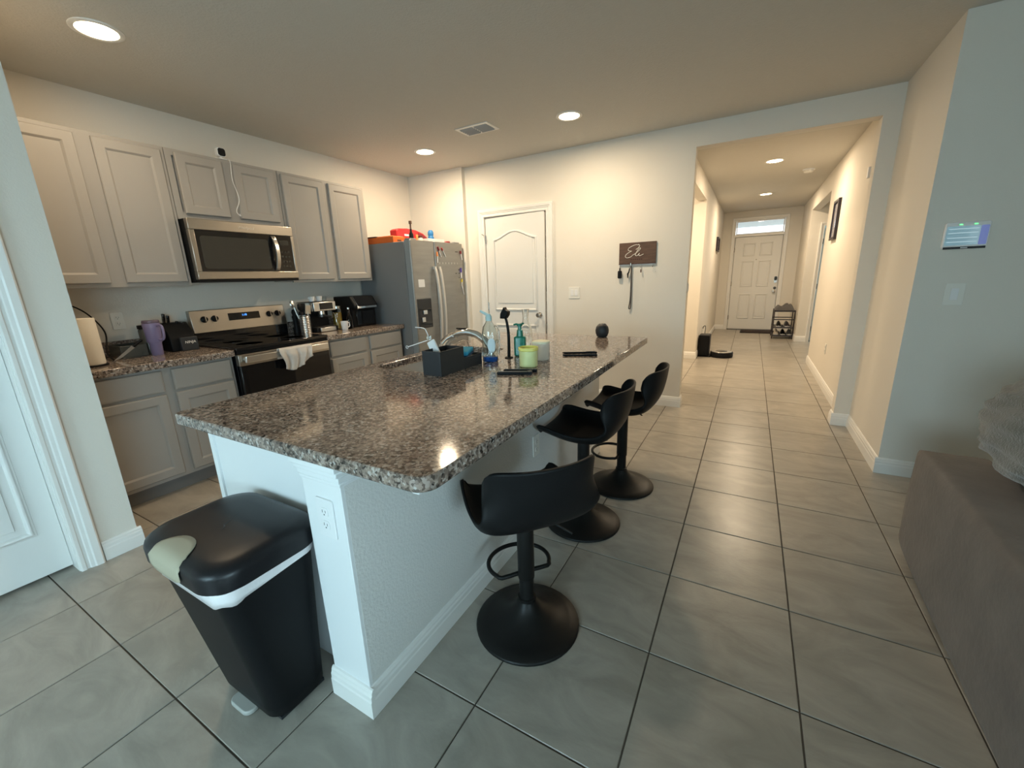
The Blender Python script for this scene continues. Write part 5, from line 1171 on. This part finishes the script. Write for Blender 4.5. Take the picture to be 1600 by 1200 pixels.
# ================================================================== HALLWAY
def picture(name, loc, ax, w, h, label, d):
    t = empty(name, loc, 0, label, 'picture frame', 'hallway picture frames')
    m = MB(); M = wall_matrix((0, 0, 0), ax, (0, 0, 1)); m.M = M; f = 0.03
    m.box(-w / 2, w / 2, -h / 2, -h / 2 + f, 0.0005, d); m.box(-w / 2, w / 2, h / 2 - f, h / 2, 0.0005, d); m.box(-w / 2, -w / 2 + f, -h / 2 + f, h / 2 - f, 0.0005, d); m.box(w / 2 - f, w / 2, -h / 2 + f, h / 2 - f, 0.0005, d)
    m.build('frame', 'frame_dark', t, 0.002)
    m = MB(); m.M = M; m.box(-w / 2 + f, w / 2 - f, -h / 2 + f, h / 2 - f, 0.001, d * 0.4); m.build('print', 'picture_paper', t)
    return t
picture('picture_frame', (HR, 6.53, 1.895), (0, -1, 0), 0.36, 0.455, 'dark framed picture with glare on the hallway wall', 0.03)
picture('picture_frame', (HL, 9.75, 1.87), (0, 1, 0), 0.50, 0.27, 'small dark frame seen edge-on near the front door', 0.035)
# robot vacuum and its dock
dk = empty('vacuum_dock', (-0.585, 7.42, 0), 0, 'tall black robot vacuum docking tower', 'dock')
MB().prism(rounded(-0.075, 0.09, -0.10, 0.16, 0.02), 0.012, 0.345).build('tower', 'black_plastic', dk, bevel=0.01)
box('ramp', 'black_plastic', (-0.075, 0.12, -0.13, 0.17, 0, 0.0115), dk, 0.003); box('top_panel', 'charcoal', (-0.06, 0.075, -0.085, 0.145, 0.3455, 0.349), dk)
rv = empty('robot_vacuum', (-0.312, 7.40, 0), 0, 'round black robot vacuum parked at its dock', 'robot vacuum')
MB().lathe([(0.150, 0.004), (0.166, 0.012), (0.168, 0.075), (0.160, 0.086), (0.150, 0.0875)], 40).build('body', 'black_plastic', rv, smooth=40)
MB().lathe([(0.150, 0.0877), (0.148, 0.091), (0.09, 0.093), (0.088, 0.0935)], 40).build('top_ring', 'steel_light', rv, smooth=40); MB().lathe([(0.087, 0.0937), (0.08, 0.096), (0, 0.097)], 32).build('top_disc', 'black_gloss', rv, smooth=40)
for s in (-1, 1): MB().cyl((-0.02, s * 0.10 - 0.01, 0), 0.02, 0.02, 12, 'y').build('wheel', 'black_plastic', rv)
tag(MB().tube(smooth_path([(-0.60, 7.58, 0.30), (-0.60, 7.70, 0.40), (-0.62, 7.85, 0.44), (-0.65, 7.95, 0.42), (HL + 0.012, 7.98, 0.38)], 5), 0.006, 6).build('charging_cable', 'black_plastic', smooth=60), 'black cord from the vacuum dock to the wall outlet', 'cord')
outlet('dock_outlet', (HL, 7.98, 0.36), (0, 1, 0), 'wall outlet behind the robot vacuum dock')
# door mat
dm = empty('door_mat', (0.24, 10.72, 0.0), 0, 'dark door mat at the front door', 'door mat')
box('rubber_backing', 'black_plastic', (-0.36, 0.40, -0.22, 0.22, 0.0005, 0.008), dm, 0.003); box('pile', 'mat_fibre', (-0.34, 0.38, -0.20, 0.20, 0.0082, 0.016), dm, 0.003)
# shoe rack
sr_ = empty('shoe_rack', (0.63, 9.98, 0), 0, 'brown metal shoe rack by the front door', 'shoe rack')
for x in (-0.17, 0.17):
    for y in (-0.24, 0.24): MB().tube([(x, y, 0), (x, y, 0.56)], 0.009, 8).build('post', 'frame_dark', sr_)
for z in (0.06, 0.22, 0.38, 0.54):
    box('shelf_rail', 'frame_dark', (-0.175, 0.175, -0.25, -0.232, z - 0.008, z + 0.010), sr_); box('shelf_rail', 'frame_dark', (-0.175, 0.175, 0.232, 0.25, z - 0.008, z + 0.010), sr_)
    if z != 0.38: box('shelf_panel', 'grey_cloth', (-0.17, 0.17, -0.231, 0.231, z - 0.004, z + 0.004), sr_)
cb = empty('folded_blanket', (0.63, 9.98, 0.552), 0, 'crumpled grey blanket on the shoe rack', 'blanket')
rows = []
for i in range(15):
    row = []
    for j in range(19):
        u, v = -1 + i / 7, -1 + j / 9; e = max(0, 1 - max(abs(u), abs(v)) ** 6)
        row.append((0.165 * u, 0.225 * v, 0.004 + e * (0.075 + 0.03 * math.sin(u * 5 + v * 2) + 0.025 * math.sin(v * 7 - u * 3))))
    rows.append(row)
m = MB(); m.grid(rows); m.grid([[(p[0], p[1], 0.0) for p in r] for r in rows]); m.build('cloth', 'grey_cloth', cb, smooth=180)
def shoe(x, y, z, mt, label, rz=0.0):
    t = empty('shoe', (x, y, z), rz, label, 'shoe', 'shoes on the rack')
    def ring(yy, hx, h): return [(hx * math.cos(a), yy, max(0.018, h * math.sin(a))) for a in [PI * k / 8 for k in range(9)]]
    m = MB(); m.grid([ring(-0.13, 0.012, 0.03), ring(-0.12, 0.035, 0.05), ring(-0.06, 0.045, 0.065), ring(0.0, 0.043, 0.09), ring(0.06, 0.038, 0.10), ring(0.11, 0.036, 0.10), ring(0.13, 0.02, 0.07)]); m.build('upper', mt, t, smooth=180)
    MB().prism([(-0.012, -0.135), (0.012, -0.135), (0.038, -0.11), (0.047, -0.05), (0.040, 0.05), (0.038, 0.12), (0.02, 0.135), (-0.02, 0.135), (-0.038, 0.12), (-0.040, 0.05), (-0.047, -0.05), (-0.038, -0.11)], 0, 0.0175).build('sole', 'white_plastic', t)
shoe(0.53, 9.92, 0.071, 'cream_ceramic', 'cream shoe on the lowest shelf of the rack'); shoe(0.645, 9.93, 0.071, 'black_plastic', 'black shoe on the lowest shelf of the rack'); shoe(0.755, 9.93, 0.071, 'grey_cloth', 'dark grey shoe at the wall end of the lowest rack shelf')
shoe(0.56, 9.93, 0.231, 'black_plastic', 'black shoe at the door side of the middle rack shelf'); shoe(0.70, 9.93, 0.231, 'frame_dark', 'dark brown shoe on the middle rack shelf', 0.1)
# bedroom furniture glimpsed through the alcove doorway
bd = empty('bedroom_dresser', (1.62, 10.6, 0), 0, 'dark dresser seen through the bedroom doorway', 'dresser')
box('carcass', 'brown', (-0.22, 0.6, -0.2, 0.2, 0.06, 0.80), bd, 0.004); box('top', 'black_plastic', (-0.24, 0.62, -0.22, 0.22, 0.801, 0.83), bd, 0.003)
for z in (0.1, 0.33, 0.56): box('drawer', 'shelf_brown', (-0.19, 0.57, -0.21, -0.2005, z, z + 0.2), bd, 0.003)
for x in (-0.2, 0.58): box('foot', 'brown', (x - 0.02, x + 0.02, -0.18, 0.18, 0, 0.059), bd)
